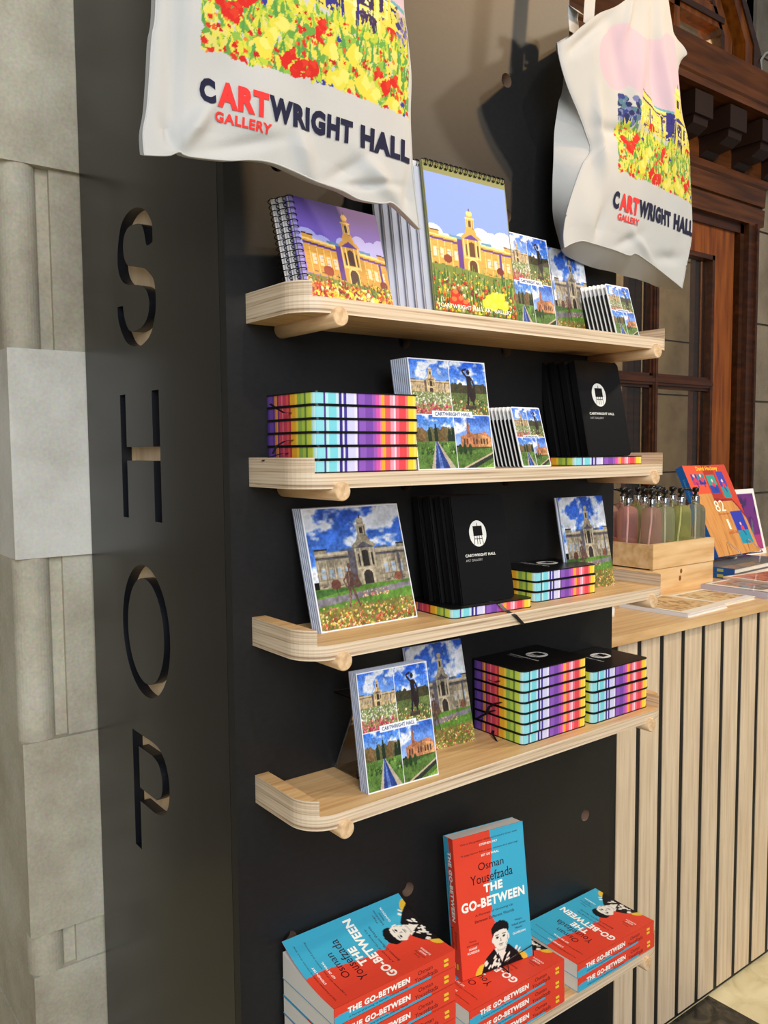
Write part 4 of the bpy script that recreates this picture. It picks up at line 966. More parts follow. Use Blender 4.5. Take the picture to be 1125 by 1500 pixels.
for x, y, n, th, words, curl, swell in bstacks:
    for j in range(n):
        i = n - 1 - j
        if i == 0 and curl: o = make_paperback(curl, True, swell)
        elif not plain_used: o = plain; plain_used = True
        else: o = dup(plain, '')
        o['label'] = 'red and blue paperback, %s of %s' % (order(i, n), words)
        place(o, Matrix.Translation((rnd.uniform(-.001, .001), rnd.uniform(-.0012, .0012), 0)) @ flat_book(x, y, ZS[4] + j * th))
o = dup(plain, 'red and blue paperback standing upright on an easel, boy on its cover')
place(o, pose(.3950, -.0930, -.2475 + .0008, -8.8, 7.5) @ Matrix.Diagonal((1.055, 1.1, 1.03, 1)) @ Matrix.Translation((-BW / 2, 0, 0)))
# clear easel holding the standing paperback
mb = MB(); pm = pose(.3950, -.0930, -.2478, -8.8, 7.5)
def tb(pts, r, mat): mb.tube([pm @ Vector(p) for p in pts], r, mat, n=6)
tb([(.01, .045, .0010), (.006, -.012, .0012), (.004, -.0225, .0012)], .0011, M['black_plastic']); tb([(.004, -.0225, .0012), (.004, -.0215, .018), (.0, -.0205, .019), (.071, -.0035, .020), (.0705, -.0030, .002)], .0008, M['black_plastic'])
tb([(.01, .045, .0015), (.0, .034, .11), (-.04, .032, .11), (-.045, .045, .0015)], .0012, M['black_plastic'])
tag(mb.obj('book_easel'), 'thin dark wire easel holding the upright paperback', 'easel')

# acrylic stand behind the four-view cards on the fourth shelf
mb = MB(); az = ZS[3]
mb.box((.1345, -.060, az), (.215, .0, az + .0025), M['acrylic'])
mb.box((.1345, -.063, az), (.215, -.060, az + .018), M['acrylic'])
mb.add([(.136, -.004, az), (.136, -.001, az), (.136, -.060, az + .118), (.136, -.063, az + .118), (.215, -.004, az), (.215, -.001, az), (.215, -.060, az + .118), (.215, -.063, az + .118)], [(0, 1, 2, 3), (4, 7, 6, 5), (0, 3, 7, 4), (1, 5, 6, 2), (0, 4, 5, 1), (3, 2, 6, 7)], M['acrylic'])
mb.box((.1345, -.062, az + .116), (.215, -.004, az + .1185), M['acrylic'])
tag(mb.obj('acrylic_stand'), 'empty clear acrylic display stand behind the four-view cards on the fourth shelf', 'display stand')

# ------------------------------------------------------------------ cotton bags
ART, ARTA = bag_art()
def interp_curve(P, n):
    P = [np.array(p, float) for p in P]; L = [0]
    for a, b in zip(P[:-1], P[1:]): L.append(L[-1] + np.linalg.norm(b - a))
    t = np.linspace(0, L[-1], n); A = np.array(P)
    # Catmull-Rom for smooth seams
    out = []
    for s_ in t:
        i = min(max(int(np.searchsorted(L, s_)) - 1, 0), len(P) - 2); k = (s_ - L[i]) / (L[i + 1] - L[i] + 1e-9)
        p0, p1, p2, p3 = A[max(i - 1, 0)], A[i], A[i + 1], A[min(i + 2, len(P) - 1)]
        out.append(.5 * ((2 * p1) + (-p0 + p2) * k + (2 * p0 - 5 * p1 + 4 * p2 - p3) * k * k + (-p0 + 3 * p1 - 3 * p2 + p3) * k ** 3))
    return np.array(out)
def coons(left, right, bottom, top, nu, nv):
    Lc, Rc, Bc, Tc = interp_curve(left, nv), interp_curve(right, nv), interp_curve(bottom, nu), interp_curve(top, nu)
    u = np.linspace(0, 1, nu)[None, :, None]; v = np.linspace(0, 1, nv)[:, None, None]
    return (1 - u) * Lc[:, None] + u * Rc[:, None] + (1 - v) * Bc[None] + v * Tc[None] - ((1 - u) * (1 - v) * Lc[0] + u * (1 - v) * Rc[0] + (1 - u) * v * Lc[-1] + u * v * Rc[-1])
def vnoise(X, Y, seed):
    r = np.random.RandomState(seed); g = r.rand(64, 64); ix = np.floor(X).astype(int); iy = np.floor(Y).astype(int); tx = X - ix; ty = Y - iy
    tx = tx * tx * (3 - 2 * tx); ty = ty * ty * (3 - 2 * ty); G = lambda a, b: g[a % 64, b % 64]
    return (G(ix, iy) * (1 - tx) + G(ix + 1, iy) * tx) * (1 - ty) + (G(ix, iy + 1) * (1 - tx) + G(ix + 1, iy + 1) * tx) * ty - .5
CANV = (186, 186, 184)
def bag(frontc, backc, nu, nv, bulge, backbulge, folds, O, e, n_, label, art0, lines, depth, rot, clouds=(), name='tote_bag'):
    """frontc/backc: (left, right, bottom, top) seams in plane coordinates (s, z). art0: (s, z, width, height) of the print"""
    O = np.array(O, float); e = np.array(e, float); n_ = np.array(n_, float); Zv = np.array([0, 0, 1.0])
    base = Vector(O + e * .02 + Zv * .93); root = thing(name, label, 'bag', base, group='printed cotton tote bags')
    Ti = Matrix.Translation(-base)
    F = coons(*frontc, nu, nv)
    U, V = np.meshgrid(np.linspace(0, 1, nu), np.linspace(0, 1, nv))
    def fdepth(U, V, S, Z):
        env = np.clip(np.sin(PI * U), 0, 1) ** .6 * np.clip(np.sin(PI * np.clip(V * .5 + .02, 0, 1)) * 1.35, 0, 1) ** .7
        d = -bulge * env
        w = 0
        for (fs, fz, ang, amp, wid, ln) in folds:
            ca, sa = math.cos(R(ang)), math.sin(R(ang)); a = (S - fs) * ca + (Z - fz) * sa; b = -(S - fs) * sa + (Z - fz) * ca
            w = w + 1.25 * amp * np.exp(-(b / wid) ** 2) * np.exp(-(a / ln) ** 2)
        edge = np.clip(np.minimum(U, 1 - U) * 12, 0, 1) * np.clip(V * 14, 0, 1)
        w = w + (vnoise(S * 16 + 3, Z * 11 + 5, 5) * .008 + vnoise(S * 45, Z * 30, 6) * .0016)
        return d + w * edge
    Dn = fdepth(U, V, F[..., 0], F[..., 1])
    P = O + F[..., :1] * e + F[..., 1:] * Zv + Dn[..., None] * n_
    # colours from the print
    s0, z0, w0, h0, tilt = art0
    a = (F[..., 0] - s0); a_u = a / w0; a_v = (F[..., 1] - z0 - tilt * a) / h0
    col = np.ones((nv, nu, 3)) * np.array(CANV) / 255
    ok = (a_u >= 0) & (a_u < 1) & (a_v >= 0) & (a_v < 1)
    ii = np.clip(((1 - a_v) * ARTA.shape[0]).astype(int), 0, ARTA.shape[0] - 1); jj = np.clip((a_u * ARTA.shape[1]).astype(int), 0, ARTA.shape[1] - 1)
    for cs, cz_, rs_, rz_ in clouds:
        m_ = ((F[..., 0] - cs) / rs_) ** 2 + ((F[..., 1] - cz_) / rz_) ** 2 < 1; col[m_] = np.array((196, 174, 186)) / 255
    k = (ARTA[ii, jj] * ok)[..., None]; col = col * (1 - k) + ART[ii, jj] * .88 * k
    mb = MB(); idx = np.arange(nu * nv).reshape(nv, nu); Fc = np.stack([idx[:-1, :-1], idx[:-1, 1:], idx[1:, 1:], idx[1:, :-1]], -1).reshape(-1, 4)
    mb.add(P.reshape(-1, 3), [tuple(int(q) for q in f) for f in Fc], M['canvas'], np.clip(col.reshape(-1, 3) * 255, 0, 255) / 255 * .999, smooth=True)
    # back panel and the join along the seams
    nb_u, nb_v = nu // 4, nv // 4
    B = coons(*backc, nb_u, nb_v); Ub, Vb = np.meshgrid(np.linspace(0, 1, nb_u), np.linspace(0, 1, nb_v))
    Db = depth + backbulge * np.clip(np.sin(PI * Ub), 0, 1) ** .6 * np.clip(1 - Vb, 0, 1) ** .4 * np.clip(Vb * 6, 0, 1) + vnoise(B[..., 0] * 25, B[..., 1] * 18, 9) * .006
    Db[0, :] = Dn[0, np.linspace(0, nu - 1, nb_u).astype(int)] + .002 if depth < .03 else Db[0, :]
    PB = O + B[..., :1] * e + B[..., 1:] * Zv + Db[..., None] * n_
    ib = np.arange(nb_u * nb_v).reshape(nb_v, nb_u); Fb = np.stack([ib[:-1, :-1], ib[1:, :-1], ib[1:, 1:], ib[:-1, 1:]], -1).reshape(-1, 4)
    mb.add(PB.reshape(-1, 3), [tuple(int(q) for q in f) for f in Fb], M['canvas'], CANV, smooth=True)
    def zipper(A, Bp):
        m = len(Bp); A = A[np.linspace(0, len(A) - 1, m).astype(int)]
        rows_ = [A * (1 - t) + Bp * t for t in (0, .33, .66, 1)]; Vv = np.concatenate(rows_)
        mb.add(Vv, [(r_ * m + i, r_ * m + i + 1, (r_ + 1) * m + i + 1, (r_ + 1) * m + i) for r_ in range(3) for i in range(m - 1)], M['canvas'], CANV, smooth=True)
    zipper(P[:, 0], PB[:, 0]); zipper(P[:, -1], PB[:, -1]); zipper(P[0], PB[0])
    # lettering mapped onto the cloth
    FS = F[..., 0]; FZ = F[..., 1]
    def surf(s_, z_):
        # nearest grid cell in plane coordinates
        q = np.argmin((FS - s_) ** 2 + (FZ - z_) ** 2); iv, iu = divmod(q, nu); return O + s_ * e + z_ * Zv + (Dn[iv, iu] - .0012) * n_
    cuts_ = np.arange(s0 - .02, s0 + w0 + .03, .006)
    smin = None
    for t, s_, z_, w, h, c, bold in lines:
        g, f, _ = text_geo(t, bold)
        bm = bmesh.new(); vs = [bm.verts.new((q[0] * w, q[1] * h, 0)) for q in g]
        for ff in f:
            try: bm.faces.new([vs[i] for i in ff])
            except ValueError: pass
        for x in np.arange(.004, w, .004): bmesh.ops.bisect_plane(bm, geom=bm.verts[:] + bm.edges[:] + bm.faces[:], plane_co=(x, 0, 0), plane_no=(1, 0, 0))
        for y in np.arange(.004, h, .004): bmesh.ops.bisect_plane(bm, geom=bm.verts[:] + bm.edges[:] + bm.faces[:], plane_co=(0, y, 0), plane_no=(0, 1, 0))
        bm.verts.ensure_lookup_table(); VV = []; keep = []
        for v in bm.verts:
            ss = s_ + v.co.x; zz = z_ + v.co.y + rot * (ss - s0); q = np.argmin((FS - ss) ** 2 + (FZ - zz) ** 2); dd = math.sqrt(((FS - ss) ** 2 + (FZ - zz) ** 2).flat[q]); keep.append(dd < .004); VV.append(surf(ss, zz))
        FFc = [tuple(v.index for v in ff.verts) for ff in bm.faces]; bm.verts.index_update(); FFc = [tuple(v.index for v in ff.verts) for ff in bm.faces if all(keep[v.index] for v in ff.verts)]
        mb.add(VV, FFc, M['canvas'], c, smooth=True); bm.free()
    mb.obj('bag_body', root, Ti)
    # stitched hem lines: slightly raised cord along the left seam and bottom
    mb = MB(); ed = np.concatenate([P[::-4, 0], P[0, ::4], P[::4, -1]]) - n_ * .0005; mb.tube([tuple(q) for q in ed], .0011, M['canvas'], CANV, n=5); mb.obj('seam', root, Ti)
    return root, P, Ti
NAVY, RD = (34, 34, 58), (222, 58, 56)
def words(s_, z_, w, h):
    """CARTWRIGHT HALL with a red ART, and GALLERY beneath it"""
    u = w / 15.35
    return [('C', s_, z_, u * .92, h, NAVY, .06), ('ART', s_ + u * 1.02, z_, u * 3.18, h, RD, .06), ('WRIGHT', s_ + u * 4.22, z_, u * 6.12, h, NAVY, .06), ('HALL', s_ + u * 10.95, z_, u * 4.35, h, NAVY, .06),
            ('GALLERY', s_ + u * .90, z_ - h * .58, u * 3.55, h * .40, RD, .04)]
b1L = [(-.2001, .9257), (-.2008, .9488), (-.1958, .9736), (-.1919, 1.0088), (-.1879, 1.0491), (-.1826, 1.0846), (-.180, 1.20), (-.183, 1.345)]
b1B = [(-.2001, .9257), (-.1741, .9299), (-.1607, .9366), (-.1503, .9338), (-.1036, .9383), (-.0742, .9446), (-.0471, .947), (-.0193, .9435), (.0168, .9367), (.0546, .9327), (.0821, .9265), (.1189, .9278), (.1357, .9313), (.1614, .9184), (.1835, .9051)]
b1R = [(.1835, .9051), (.1728, .97), (.17, 1.0024), (.1677, 1.0511), (.1694, 1.1003), (.1640, 1.1466), (.1572, 1.1934), (.165, 1.27), (.185, 1.345)]
b1T = [(-.183, 1.345), (0, 1.35), (.185, 1.345)]
folds1 = [(-.15, .955, 55, -.010, .010, .05), (-.165, .94, 120, .006, .007, .03), (-.09, .955, 20, .007, .008, .05), (.0, .955, -70, -.007, .012, .04), (.05, .95, 35, .006, .009, .05), (.12, .950, -40, -.009, .012, .04), (.168, .96, 80, .008, .010, .05), (.09, .945, 10, .006, .006, .05), (-.17, 1.03, 88, .006, .012, .12)]
bag1, P1, T1 = bag((b1L, b1R, b1B, b1T), (b1L, b1R, b1B, b1T), 330, 360, .020, .02, folds1, (0, -.15, 0), (1, 0, 0), (0, 1, 0),
    'large white cotton tote bag hanging at the upper left above the purple notebooks', (-.139, 1.036, .302, .236, -.012), words(-.1368, .994, .3025, .0275), .012, -.026,
    [(.15, 1.20, .04, .06), (-.03, 1.28, .07, .04)])
b2L = [(-.125, .9418), (-.1275, .9666), (-.115, 1.0106), (-.079, 1.0809), (-.0529, 1.1143), (-.0687, 1.1424), (-.0879, 1.1671), (-.1213, 1.2037), (-.1423, 1.2383), (-.1482, 1.2606)]
b2T = [(-.1482, 1.2606), (-.1258, 1.2756), (-.0973, 1.3009), (-.053, 1.3338), (-.0068, 1.3595), (.0413, 1.3928), (.1088, 1.4291), (.188, 1.4634)]
b2R = [(.2677, .9227), (.2817, .9636), (.3029, 1.0372), (.2928, 1.1354), (.283, 1.2026), (.2558, 1.2497), (.2384, 1.3172), (.2215, 1.3787), (.1952, 1.445), (.188, 1.4634)]
b2B = [(-.125, .9418), (-.1068, .9509), (-.0771, .9599), (-.0463, .9603), (.018, .9591), (.0688, .9567), (.0905, .9631), (.1403, .9538), (.1974, .94), (.2677, .9227)]
k2L = [(-.115, .9430), (-.135, .9859), (-.1415, 1.0286), (-.142, 1.0722), (-.1405, 1.129), (-.1284, 1.1839), (-.115, 1.2098), (-.11, 1.2538), (-.1297, 1.27), (-.1300, 1.285)]
k2L = [(s_ + .0355, z_ + .008) for s_, z_ in k2L]
k2B = [(-.115 + .0355, .951), (-.06, .942), (.0126, .935), (.0798, .935), (.17, .932), (.2667, .928), (.30, .930)]
k2R = [(.30, .930), (.322, 1.06), (.315, 1.197), (.285, 1.27), (.278, 1.33), (.318, 1.385), (.342, 1.408), (.28, 1.428), (.23, 1.46)]
k2T = [k2L[-1], (-.02, 1.34), (.09, 1.41), (.23, 1.46)]
a5 = R(5)
folds2 = [(-.04, 1.14, 100, -.010, .014, .06), (.02, 1.16, 8, .006, .012, .08), (.06, 1.25, 80, -.006, .02, .1), (.13, 1.32, 95, .010, .02, .1), (.18, 1.25, 100, -.009, .018, .1), (.0, 1.28, 110, .006, .02, .06), (-.03, .99, 70, .006, .012, .04), (.05, .975, 25, .006, .01, .05), (.12, .97, -30, -.007, .01, .05), (.2, .97, 10, .006, .012, .06), (-.08, 1.29, 40, .007, .01, .07), (.03, 1.36, 70, -.005, .01, .04)]
bag2, P2_, T2 = bag((b2L, b2R, b2B, b2T), (k2L, k2R, k2B, k2T), 330, 400, .020, .0, folds2, (.672, -.08, 0), (math.cos(a5), math.sin(a5), 0), (-math.sin(a5), math.cos(a5), 0),
    'smaller-looking white cotton tote bag hanging twisted at the right, in front of the door', (.006, 1.078, .295, .232, -.004), words(.002, 1.0275, .298, .0295), .038, -.004,
    [(-.005, 1.27, .05, .045), (.04, 1.30, .07, .04), (.09, 1.28, .08, .055), (.16, 1.32, .07, .035), (.20, 1.33, .06, .05), (.21, 1.27, .06, .05), (.12, 1.25, .06, .03)])
# straps up to wooden hooks above the picture
mb = MB()
strip([(-.075, -.150, 1.33), (-.072, -.150, 1.42), (-.02, -.146, 1.60), (.0, -.14, 1.70), (.02, -.146, 1.60), (.072, -.150, 1.42), (.075, -.150, 1.33)], .03, M['canvas'])
o = mb.obj('strap', bag1, T1)
E5 = Vector((math.cos(a5), math.sin(a5), 0)); N5 = Vector((-math.sin(a5), math.cos(a5), 0)); O2 = Vector((.672, -.08, 0))
def S2(s_, z_, d=0): return tuple(O2 + E5 * s_ + N5 * d + Vector((0, 0, z_)))
mb = MB(); strip([S2(-.066, 1.315, -.003), S2(-.066, 1.335, -.004), S2(-.062, 1.37, -.004), S2(-.052, 1.50, .0), S2(-.03, 1.66, .01)], .030, M['canvas'], tuple(E5))
strip([S2(-.058, 1.315, .030), S2(-.058, 1.345, .034), S2(-.062, 1.356, .03), S2(-.05, 1.345, .02)], .030, M['canvas'], tuple(E5))
mb.obj('strap', bag2, T2)
for ch in list(bag1.children) + list(bag2.children):
    if ch.name.startswith('strap'):
        for p in ch.data.color_attributes['Col'].data: p.color = (*lin(CANV), 1)
mb = MB(); mb.lathe([(.0125, 0), (.0125, .22)], M['dowel'], n=24, T=Matrix.Translation((0, -.20, 1.69)) @ Matrix.Rotation(-PI / 2, 4, 'X')); mb.obj('hanging_peg', unit, TU)
mb = MB(); mb.lathe([(.0125, 0), (.0125, .22)], M['dowel'], n=24, T=Matrix.Translation((.642, -.20, 1.665)) @ Matrix.Rotation(-PI / 2, 4, 'X')); mb.obj('hanging_peg', unit, TU)

# ------------------------------------------------------------------ things on the counter
CZ = .206
def crate(x0, y0, z0, w, d, h, label, name='wooden_crate', knots=(), lid=False):
    o = thing(name, label, 'crate', (x0, y0, z0), group='pine crates on the counter'); t = .010; mb = MB(); c = M['crate']
    mb.box((.0, 0, 0), (w, t, h), c); front_ = mb.obj('long_board', o)
    mb = MB(); mb.box((0, d - t, 0), (w, d, h), c); mb.obj('long_board', o)
    for xa, xb in ((.0005, t), (w - t, w - .0005)):
        mb = MB(); mb.box((xa, t + .0003, .001), (xb, d - t - .0003, h - .002), c); mb.obj('end_board', o)
    mb = MB(); mb.box((t, t, .002), (w - t, d - t, .008), c)
    if lid: mb.box((t, t, h - .012), (w - t, d - t, h - .004), c)
    mb.obj('base_board', o)
    for kx, kz, r_ in knots:
        mb = MB(); mb.add([(kx + r_ * math.cos(2 * PI * k / 16), -.0003, kz + 1.3 * r_ * math.sin(2 * PI * k / 16)) for k in range(16)], [tuple(range(16))], M['knot']); kk = mb.obj('wood_knot', front_)
    return o
crate(1.4335, .340, CZ, .300, .225, .0645, 'lower plain pine crate under the bottles, with two dark knots', knots=((.135, .050, .0055), (.130, .030, .006)), lid=True)
crate(1.4300, .338, CZ + .066, .304, .230, .0700, 'upper pine crate holding the soap bottles')
def make_bottle(mat):
    o = thing('soap_bottle', '', 'bottle', group='soap pump bottles in the crate'); mb = MB()
    mb.lathe([(.001, .0), (.026, .0), (.0285, .003), (.0285, .138), (.0275, .147), (.0225, .156), (.013, .161), (.0105, .163), (.0105, .167), (.0, .167)], mat, n=28, caps=False); mb.obj('bottle_body', o)
    mb = MB(); mb.lathe([(.0118, .160), (.0122, .161), (.0122, .183), (.0115, .184)], M['chrome'], n=24); mb.obj('collar', o)
    mb = MB(); mb.lathe([(.0085, .184), (.0085, .189), (.0045, .190), (.0045, .196), (.0095, .1965), (.0095, .208), (.007, .210)], M['black_plastic'], n=20); mb.tube([(0, 0, .206), (.018, -.008, .207), (.032, -.014, .205), (.036, -.016, .2015)], .0035, M['black_plastic']); mb.obj('pump_head', o)
    mb = MB(); mb.tube([(0, 0, .158), (-.002, .0, .12), (-.010, .003, .06), (-.019, .006, .006)], .0024, M['tube']); mb.obj('dip_tube', o)
    return o
bp = make_bottle(M['pink_soap']); bg = make_bottle(M['green_soap']); bc = make_bottle(M['clear_soap']); used = set()
cols_ = ['left column', 'second column', 'third column', 'right column']
for ix in range(4):
    for iy in range(3):
        src = bp if ix == 0 or (ix == 1 and iy == 2) else (bc if ix in (1, 3) else bg)
        cn = {bp: 'pink', bg: 'green', bc: 'pale'}[src]
        lab = '%s soap pump bottle in the %s of the crate, %s' % (cn, cols_[ix], ['front row', 'middle row', 'back row'][iy])
        loc = (1.4715 + ix * .0725 + rnd.uniform(-.003, .003), .3775 + iy * .0735 + rnd.uniform(-.003, .003), CZ + .0745); rz = R(rnd.uniform(-25, 60))
        if src not in used: used.add(src); src['label'] = lab; src.location = loc; src.rotation_euler = (0, 0, rz)
        else: dup(src, lab, loc, (0, 0, rz))
def slim_book(name, label, x, y, z, w, d, t, rz, covercol, img=None, cat='book', edge=None, spinecol=None, group=None, border=None):
    """lying flat, origin at its near left corner; spine along the left side"""
    o = thing(name, label, cat, (x, y, z), (0, 0, R(rz)), group); mb = MB(); ct = min(.0022, t * .25); sc = spinecol or covercol
    mb.box((0, 0, 0), (w, d, ct), M['print_gloss'], covercol); mb.box((0, 0, t - ct), (w, d, t), M['print_gloss'], covercol); mb.box((-.0005, 0, 0), (ct, d, t), M['print_gloss'], sc)
    if img is not None: mb.pic(img, (w * .03, d * .03, t + .0002), (w * .94, 0, 0), (0, d * .94, 0), M['print_gloss'])
    mb.obj('cover', o); mb = MB(); mb.box((ct, .002, ct), (w - .002, d - .002, t - ct), M['paper'], (230, 228, 226)); mb.obj('page_block', o)
    return o
def sketch(seed, base, ink):
    p = Pic(60, 60, base, seed); n = p.fbm(8, 6, 4); p.mixmask(np.clip((n - .5) * 6, 0, 1) * .8, ink); p.mixmask(np.clip((p.fbm(20, 12, 3) - .58) * 8, 0, 1) * .7, (110, 76, 46)); p.rect(0, 0, 1, .13, (240, 236, 226)); p.rect(0, .93, 1, 1, (240, 236, 226)); p.rect(0, 0, .07, 1, (240, 236, 226)); return p.a
slim_book('art_booklet', 'pale booklet with a brown drawing, nearest the counter edge', 1.2080, .086, CZ, .188, .190, .0095, 3, (236, 232, 232), sketch(1, (214, 178, 128), (190, 150, 100)), cat='booklet', group='booklets on the counter')
slim_book('art_booklet', 'cream booklet with a sepia sketch, between the other booklet and the grey book', 1.3990, .112, CZ, .165, .156, .0075, 1, (240, 232, 212), sketch(2, (216, 190, 146), (164, 128, 86)), cat='booklet', group='booklets on the counter')
slim_book('art_book', 'grey-covered art book with red marks, in front of the blue books', 1.588, .092, CZ, .30, .195, .0175, 1, (150, 146, 150), sketch(5, (150, 146, 150), (206, 130, 116)), edge=True, spinecol=(196, 190, 204))
slim_book('art_book', 'thin red-topped booklet lying on the grey art book at the right', 1.705, .150, CZ + .0180, .20, .15, .006, -6, (216, 190, 170), sketch(7, (206, 120, 96), (150, 60, 50)))
for i in range(2):
    o = slim_book('art_book', ['lower blue-spined art book under the bright standing book', 'upper blue-spined art book under the bright standing book'][i], 1.822, .322, CZ + i * .0172, .36, .30, .0168, 4, (96, 100, 106), None, spinecol=(20, 84, 160), group='blue-spined art books')
    if i == 0: pass
    for ch in o.children:
        if ch.name.startswith('cover'): pass
    mb = MB(); mb.box((-.0008, .035, .004), (-.0002, .055, .013), M['print'], (170, 178, 90)); mb.obj('spine_label', o)
# big bright art book standing on a clear easel
def artbook():
    o = thing('art_book', 'large orange, red and tan art book standing on a clear easel', 'book'); w, h, t = .262, .322, .026; mb = MB()
    p = Pic(110, 136, (214, 152, 84), 5); n = p.fbm(40, 4, 3); p.mixmask(np.clip((n - .5) * 2, 0, .5), (170, 104, 50))
    p.poly([(0, .68), (0, 1), (.5, 1), (.5, .68)], (228, 88, 58)); p.poly([(.42, 1), (1, 1), (1, .40), (.82, .58), (.42, .58)], (196, 60, 44)); p.poly([(.42, .58), (.82, .58), (.9, .5), (1, .36), (1, .42), (.86, .6), (.42, .62)], (150, 40, 34))
    p.poly([(.42, 1), (.42, .62), (.66, .62), (.66, 1)], (176, 52, 40)); p.poly([(.66, 1), (.66, .62), (.84, .6), (1, .44), (1, 1)], (206, 70, 52))
    for x0, y0, x1, y1, a, b in ((.10, .78, .24, .90, (60, 70, 160), (180, 60, 120)), (.25, .78, .39, .90, (50, 130, 150), (40, 60, 150)), (.45, .68, .64, .88, (60, 160, 150), (40, 70, 170)), (.70, .62, .86, .92, (70, 70, 180), (50, 150, 160)), (.66, .10, .94, .46, (50, 60, 180), (30, 150, 180))):
        p.rect(x0, y0, x1, y1, a); p.rect(x0, y0, x1, y0 + (y1 - y0) * .42, b); cx = (x0 + x1) / 2; cy = (y0 + y1) / 2
        p.ell(cx, cy + .04, .022, .018, (240, 200, 190)); p.ell(cx + .01, cy - .01, .035, .03, (220, 60, 90)); p.line(cx, cy - .03, cx + .03, cy - .09, .02, (40, 50, 150))
    mb.pic(p.a, (-w / 2, -.0002, 0), (w, 0, 0), (0, 0, h), M['print_gloss']); X, Z = (1, 0, 0), (0, 0, 1)
    mb.text('David Hockney', (-w * .22, -.0007, h * .925), X, Z, w * .50, .019, M['print'], (250, 206, 60), .03)
    mb.text('82', (-w * .13, -.0007, h * .47), X, Z, w * .22, .040, M['print'], (250, 240, 222), .0); mb.text('portraits and', (-w * .12, -.0007, h * .43), X, Z, w * .26, .008, M['print'], (196, 92, 56))
    mb.text('1', (.0, -.0007, h * .27), X, Z, w * .045, .036, M['print'], (250, 240, 222)); mb.text('still-life', (-w * .05, -.0007, h * .22), X, Z, w * .26, .012, M['print'], (200, 80, 50))
    B_ = (20, 100, 180)
    mb.box((-w / 2, 0, 0), (w / 2, .003, h), M['print_gloss'], B_); mb.box((-w / 2, t - .003, 0), (w / 2, t, h), M['print_gloss'], B_); mb.box((-w / 2 - .0006, 0, 0), (-w / 2 + .004, t, h), M['print_gloss'], B_)
    mb.box((-w / 2 - .0012, .006, .030), (-w / 2 - .0004, .018, .050), M['print'], (190, 190, 90))
    mb.text('David Hockney', (-w / 2 - .0011, .019, h * .86), (0, 0, -1), (0, -1, 0), .10, .010, M['print'], (90, 180, 220)); mb.obj('cover', o)
    mb = MB(); mb.box((-w / 2 + .004, .0032, .003), (w / 2 - .003, t - .0032, h - .003), M['paper']); mb.obj('page_block', o)
    return o
HB = pose(2.056, .4376, .256, .9, 25.3)
place(artbook(), HB)
mb = MB()
for x in (-.055, .075):
    mb.tube([HB @ Vector(p) for p in ((x, -.006, .045), (x, -.034, -.004), (x, -.036, -.0135))], .0022, M['clear_sleeve'], n=8)
    mb.tube([HB @ Vector(p) for p in ((x, -.036, -.0125), (x, .060, .012), (x, .115, .060))], .0022, M['clear_sleeve'], n=8)
    mb.tube([HB @ Vector(p) for p in ((x, .008, .0), (x, .031, .0), (x, .032, .20))], .0022, M['clear_sleeve'], n=8)
tag(mb.obj('display_easel'), 'clear easel with two prongs under the bright orange art book', 'easel')
p = Pic(50, 66, (110, 50, 130), 3); n = p.fbm(4, 5, 4); p.mixmask(np.clip((n - .5) * 5, 0, .8), (60, 40, 90)); p.rect(0, 0, 1, .25, (196, 70, 130), .7); p.poly([(.2, .8), (.35, .7), (.45, .85), (.35, .62)], (230, 90, 170)); p.poly([(.1, .6), (.5, .4), (.6, .3), (.5, .55)], (110, 130, 130)); p.poly([(.6, .2), (.75, .6), (.7, .2)], (90, 120, 130))
q = Pic(60, 78, (244, 240, 244)); q.a[6:72, 5:55] = p.a
o = thing('art_print', 'white-bordered purple and pink art print leaning behind the bright art book', 'print'); w, h = .19, .25; mb = MB(); mb.box((-w / 2, .0003, 0), (w / 2, .004, h), M['print'], (240, 238, 240)); mb.pic(q.a, (-w / 2, 0, 0), (w, 0, 0), (0, 0, h), M['print_gloss']); mb.obj('print_sheet', o)
place(o, pose(2.44, .60, CZ, 0, 14))
mb = MB(); mb.lathe([(.030, 0), (.031, .001), (.031, .0195), (.030, .021)], M['white'], n=36)
mb.add([(.0315 * math.cos(t), .0315 * math.sin(t), z) for z in (.007, .014) for t in np.linspace(R(-125), R(-95), 6)], [(i, i + 1, 7 + i, 6 + i) for i in range(5)], M['print'], (190, 70, 50))
tag(mb.obj('round_tin'), 'small white round tin with a red mark, beside the black panel', 'tin', loc=(1.075, .235, CZ))
mb = MB(); mb.lathe([(.019, 0), (.02, .002), (.02, .018)], M['chrome'], n=28); mb.lathe([(.0202, .018), (.0202, .044), (.019, .046)], M['white'], n=28)
for k in range(4): mb.lathe([(.0204, .022 + .006 * k), (.0204, .0235 + .006 * k)], M['print'], (226, 190, 120), n=28, caps=False)
tag(mb.obj('candle_jar'), 'small striped jar half hidden behind the black panel edge', 'jar', loc=(.952, .150, CZ))

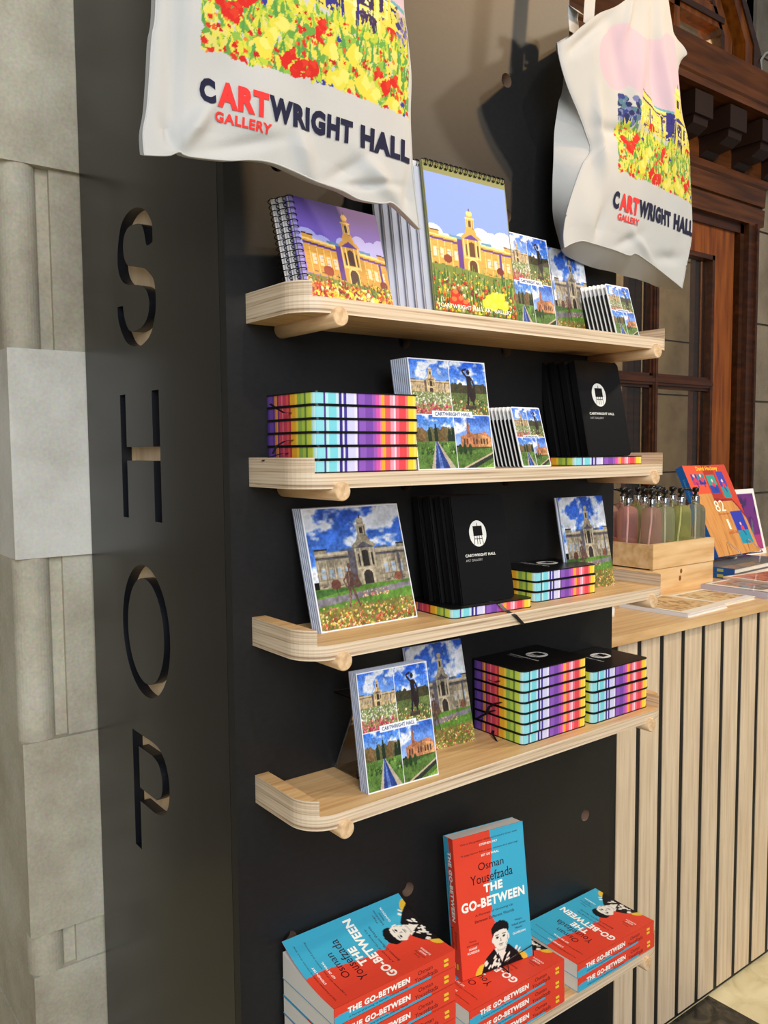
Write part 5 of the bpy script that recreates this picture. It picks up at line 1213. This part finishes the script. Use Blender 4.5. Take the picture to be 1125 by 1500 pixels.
# ------------------------------------------------------------------ light
def area(name, loc, target, size, power, col, shape='DISK', size_y=None, spread=180):
    l = bpy.data.lights.new(name, 'AREA'); l.shape = shape; l.size = size; l.energy = power; l.color = col; l.spread = R(spread)
    if size_y: l.size_y = size_y
    o = bpy.data.objects.new(name, l); C.objects.link(o); o.location = loc
    o.rotation_euler = (Vector(target) - Vector(loc)).to_track_quat('-Z', 'Y').to_euler(); return o
area('spotlight_right', (2.0, -1.75, 2.55), (.35, 0, .7), .12, 6, (1, .82, .62), spread=110)
area('spotlight_left', (.15, -2.1, 2.5), (.5, 0, .4), .12, 5, (1, .90, .78), spread=110)
area('daylight_window', (-1.5, -3.6, 1.9), (0, .3, .3), 2.2, 150, (.94, .97, 1.0), 'RECTANGLE', 2.2)
area('spotlight_counter', (2.9, -1.3, 2.6), (1.8, .2, .1), .15, 22, (1, .86, .66), spread=110)
area('spotlight_door', (3.0, -.6, 2.9), (3.4, 1.5, 1.0), .3, 11, (1, .78, .50), spread=90)
area('lobby_light', (2.6, 1.98, 3.75), (3.4, 2.6, .6), .4, 420, (1, .78, .50))
sl = bpy.data.lights.new('added_panel_glow_spot', 'SPOT'); sl.energy = 185; sl.color = (1, .60, .25); sl.spot_size = R(26); sl.spot_blend = .7; sl.shadow_soft_size = .05  # added lamp: narrow cone makes the warm glow on the panel top
so = bpy.data.objects.new('added_panel_glow_spot', sl); C.objects.link(so); so.location = (1.95, -1.6, 2.75); so.rotation_euler = (Vector((.45, 0, 1.42)) - so.location).to_track_quat('-Z', 'Y').to_euler()
w = bpy.data.worlds.new('hall ambience'); bpy.context.scene.world = w; w.use_nodes = True
w.node_tree.nodes['Background'].inputs[0].default_value = (.82, .85, .90, 1); w.node_tree.nodes['Background'].inputs[1].default_value = .22

# ------------------------------------------------------------------ camera
cam = bpy.data.cameras.new('camera'); co = bpy.data.objects.new('camera', cam); C.objects.link(co)
cam.sensor_fit = 'VERTICAL'; cam.sensor_height = 36; cam.lens = 1236.26 / 1500 * 36; cam.clip_start = .02
yw, pt, rl = R(-37.6209), R(-4.2571), R(-.4616)
fw = Vector((-math.sin(yw) * math.cos(pt), math.cos(yw) * math.cos(pt), math.sin(pt))); rt = Vector((math.cos(yw), math.sin(yw), 0)); up = rt.cross(fw)
r2 = rt * math.cos(rl) + up * math.sin(rl); u2 = -rt * math.sin(rl) + up * math.cos(rl)
m = Matrix((r2, u2, -fw)).transposed().to_4x4(); m.translation = Vector((-.5657, -1.039, .6103)); co.matrix_world = m
sc = bpy.context.scene; sc.camera = co
sc.view_settings.view_transform = 'Standard'; sc.view_settings.look = 'None'; sc.view_settings.gamma = 1; sc.view_settings.use_curve_mapping = False
sc.view_settings.exposure = 0.0
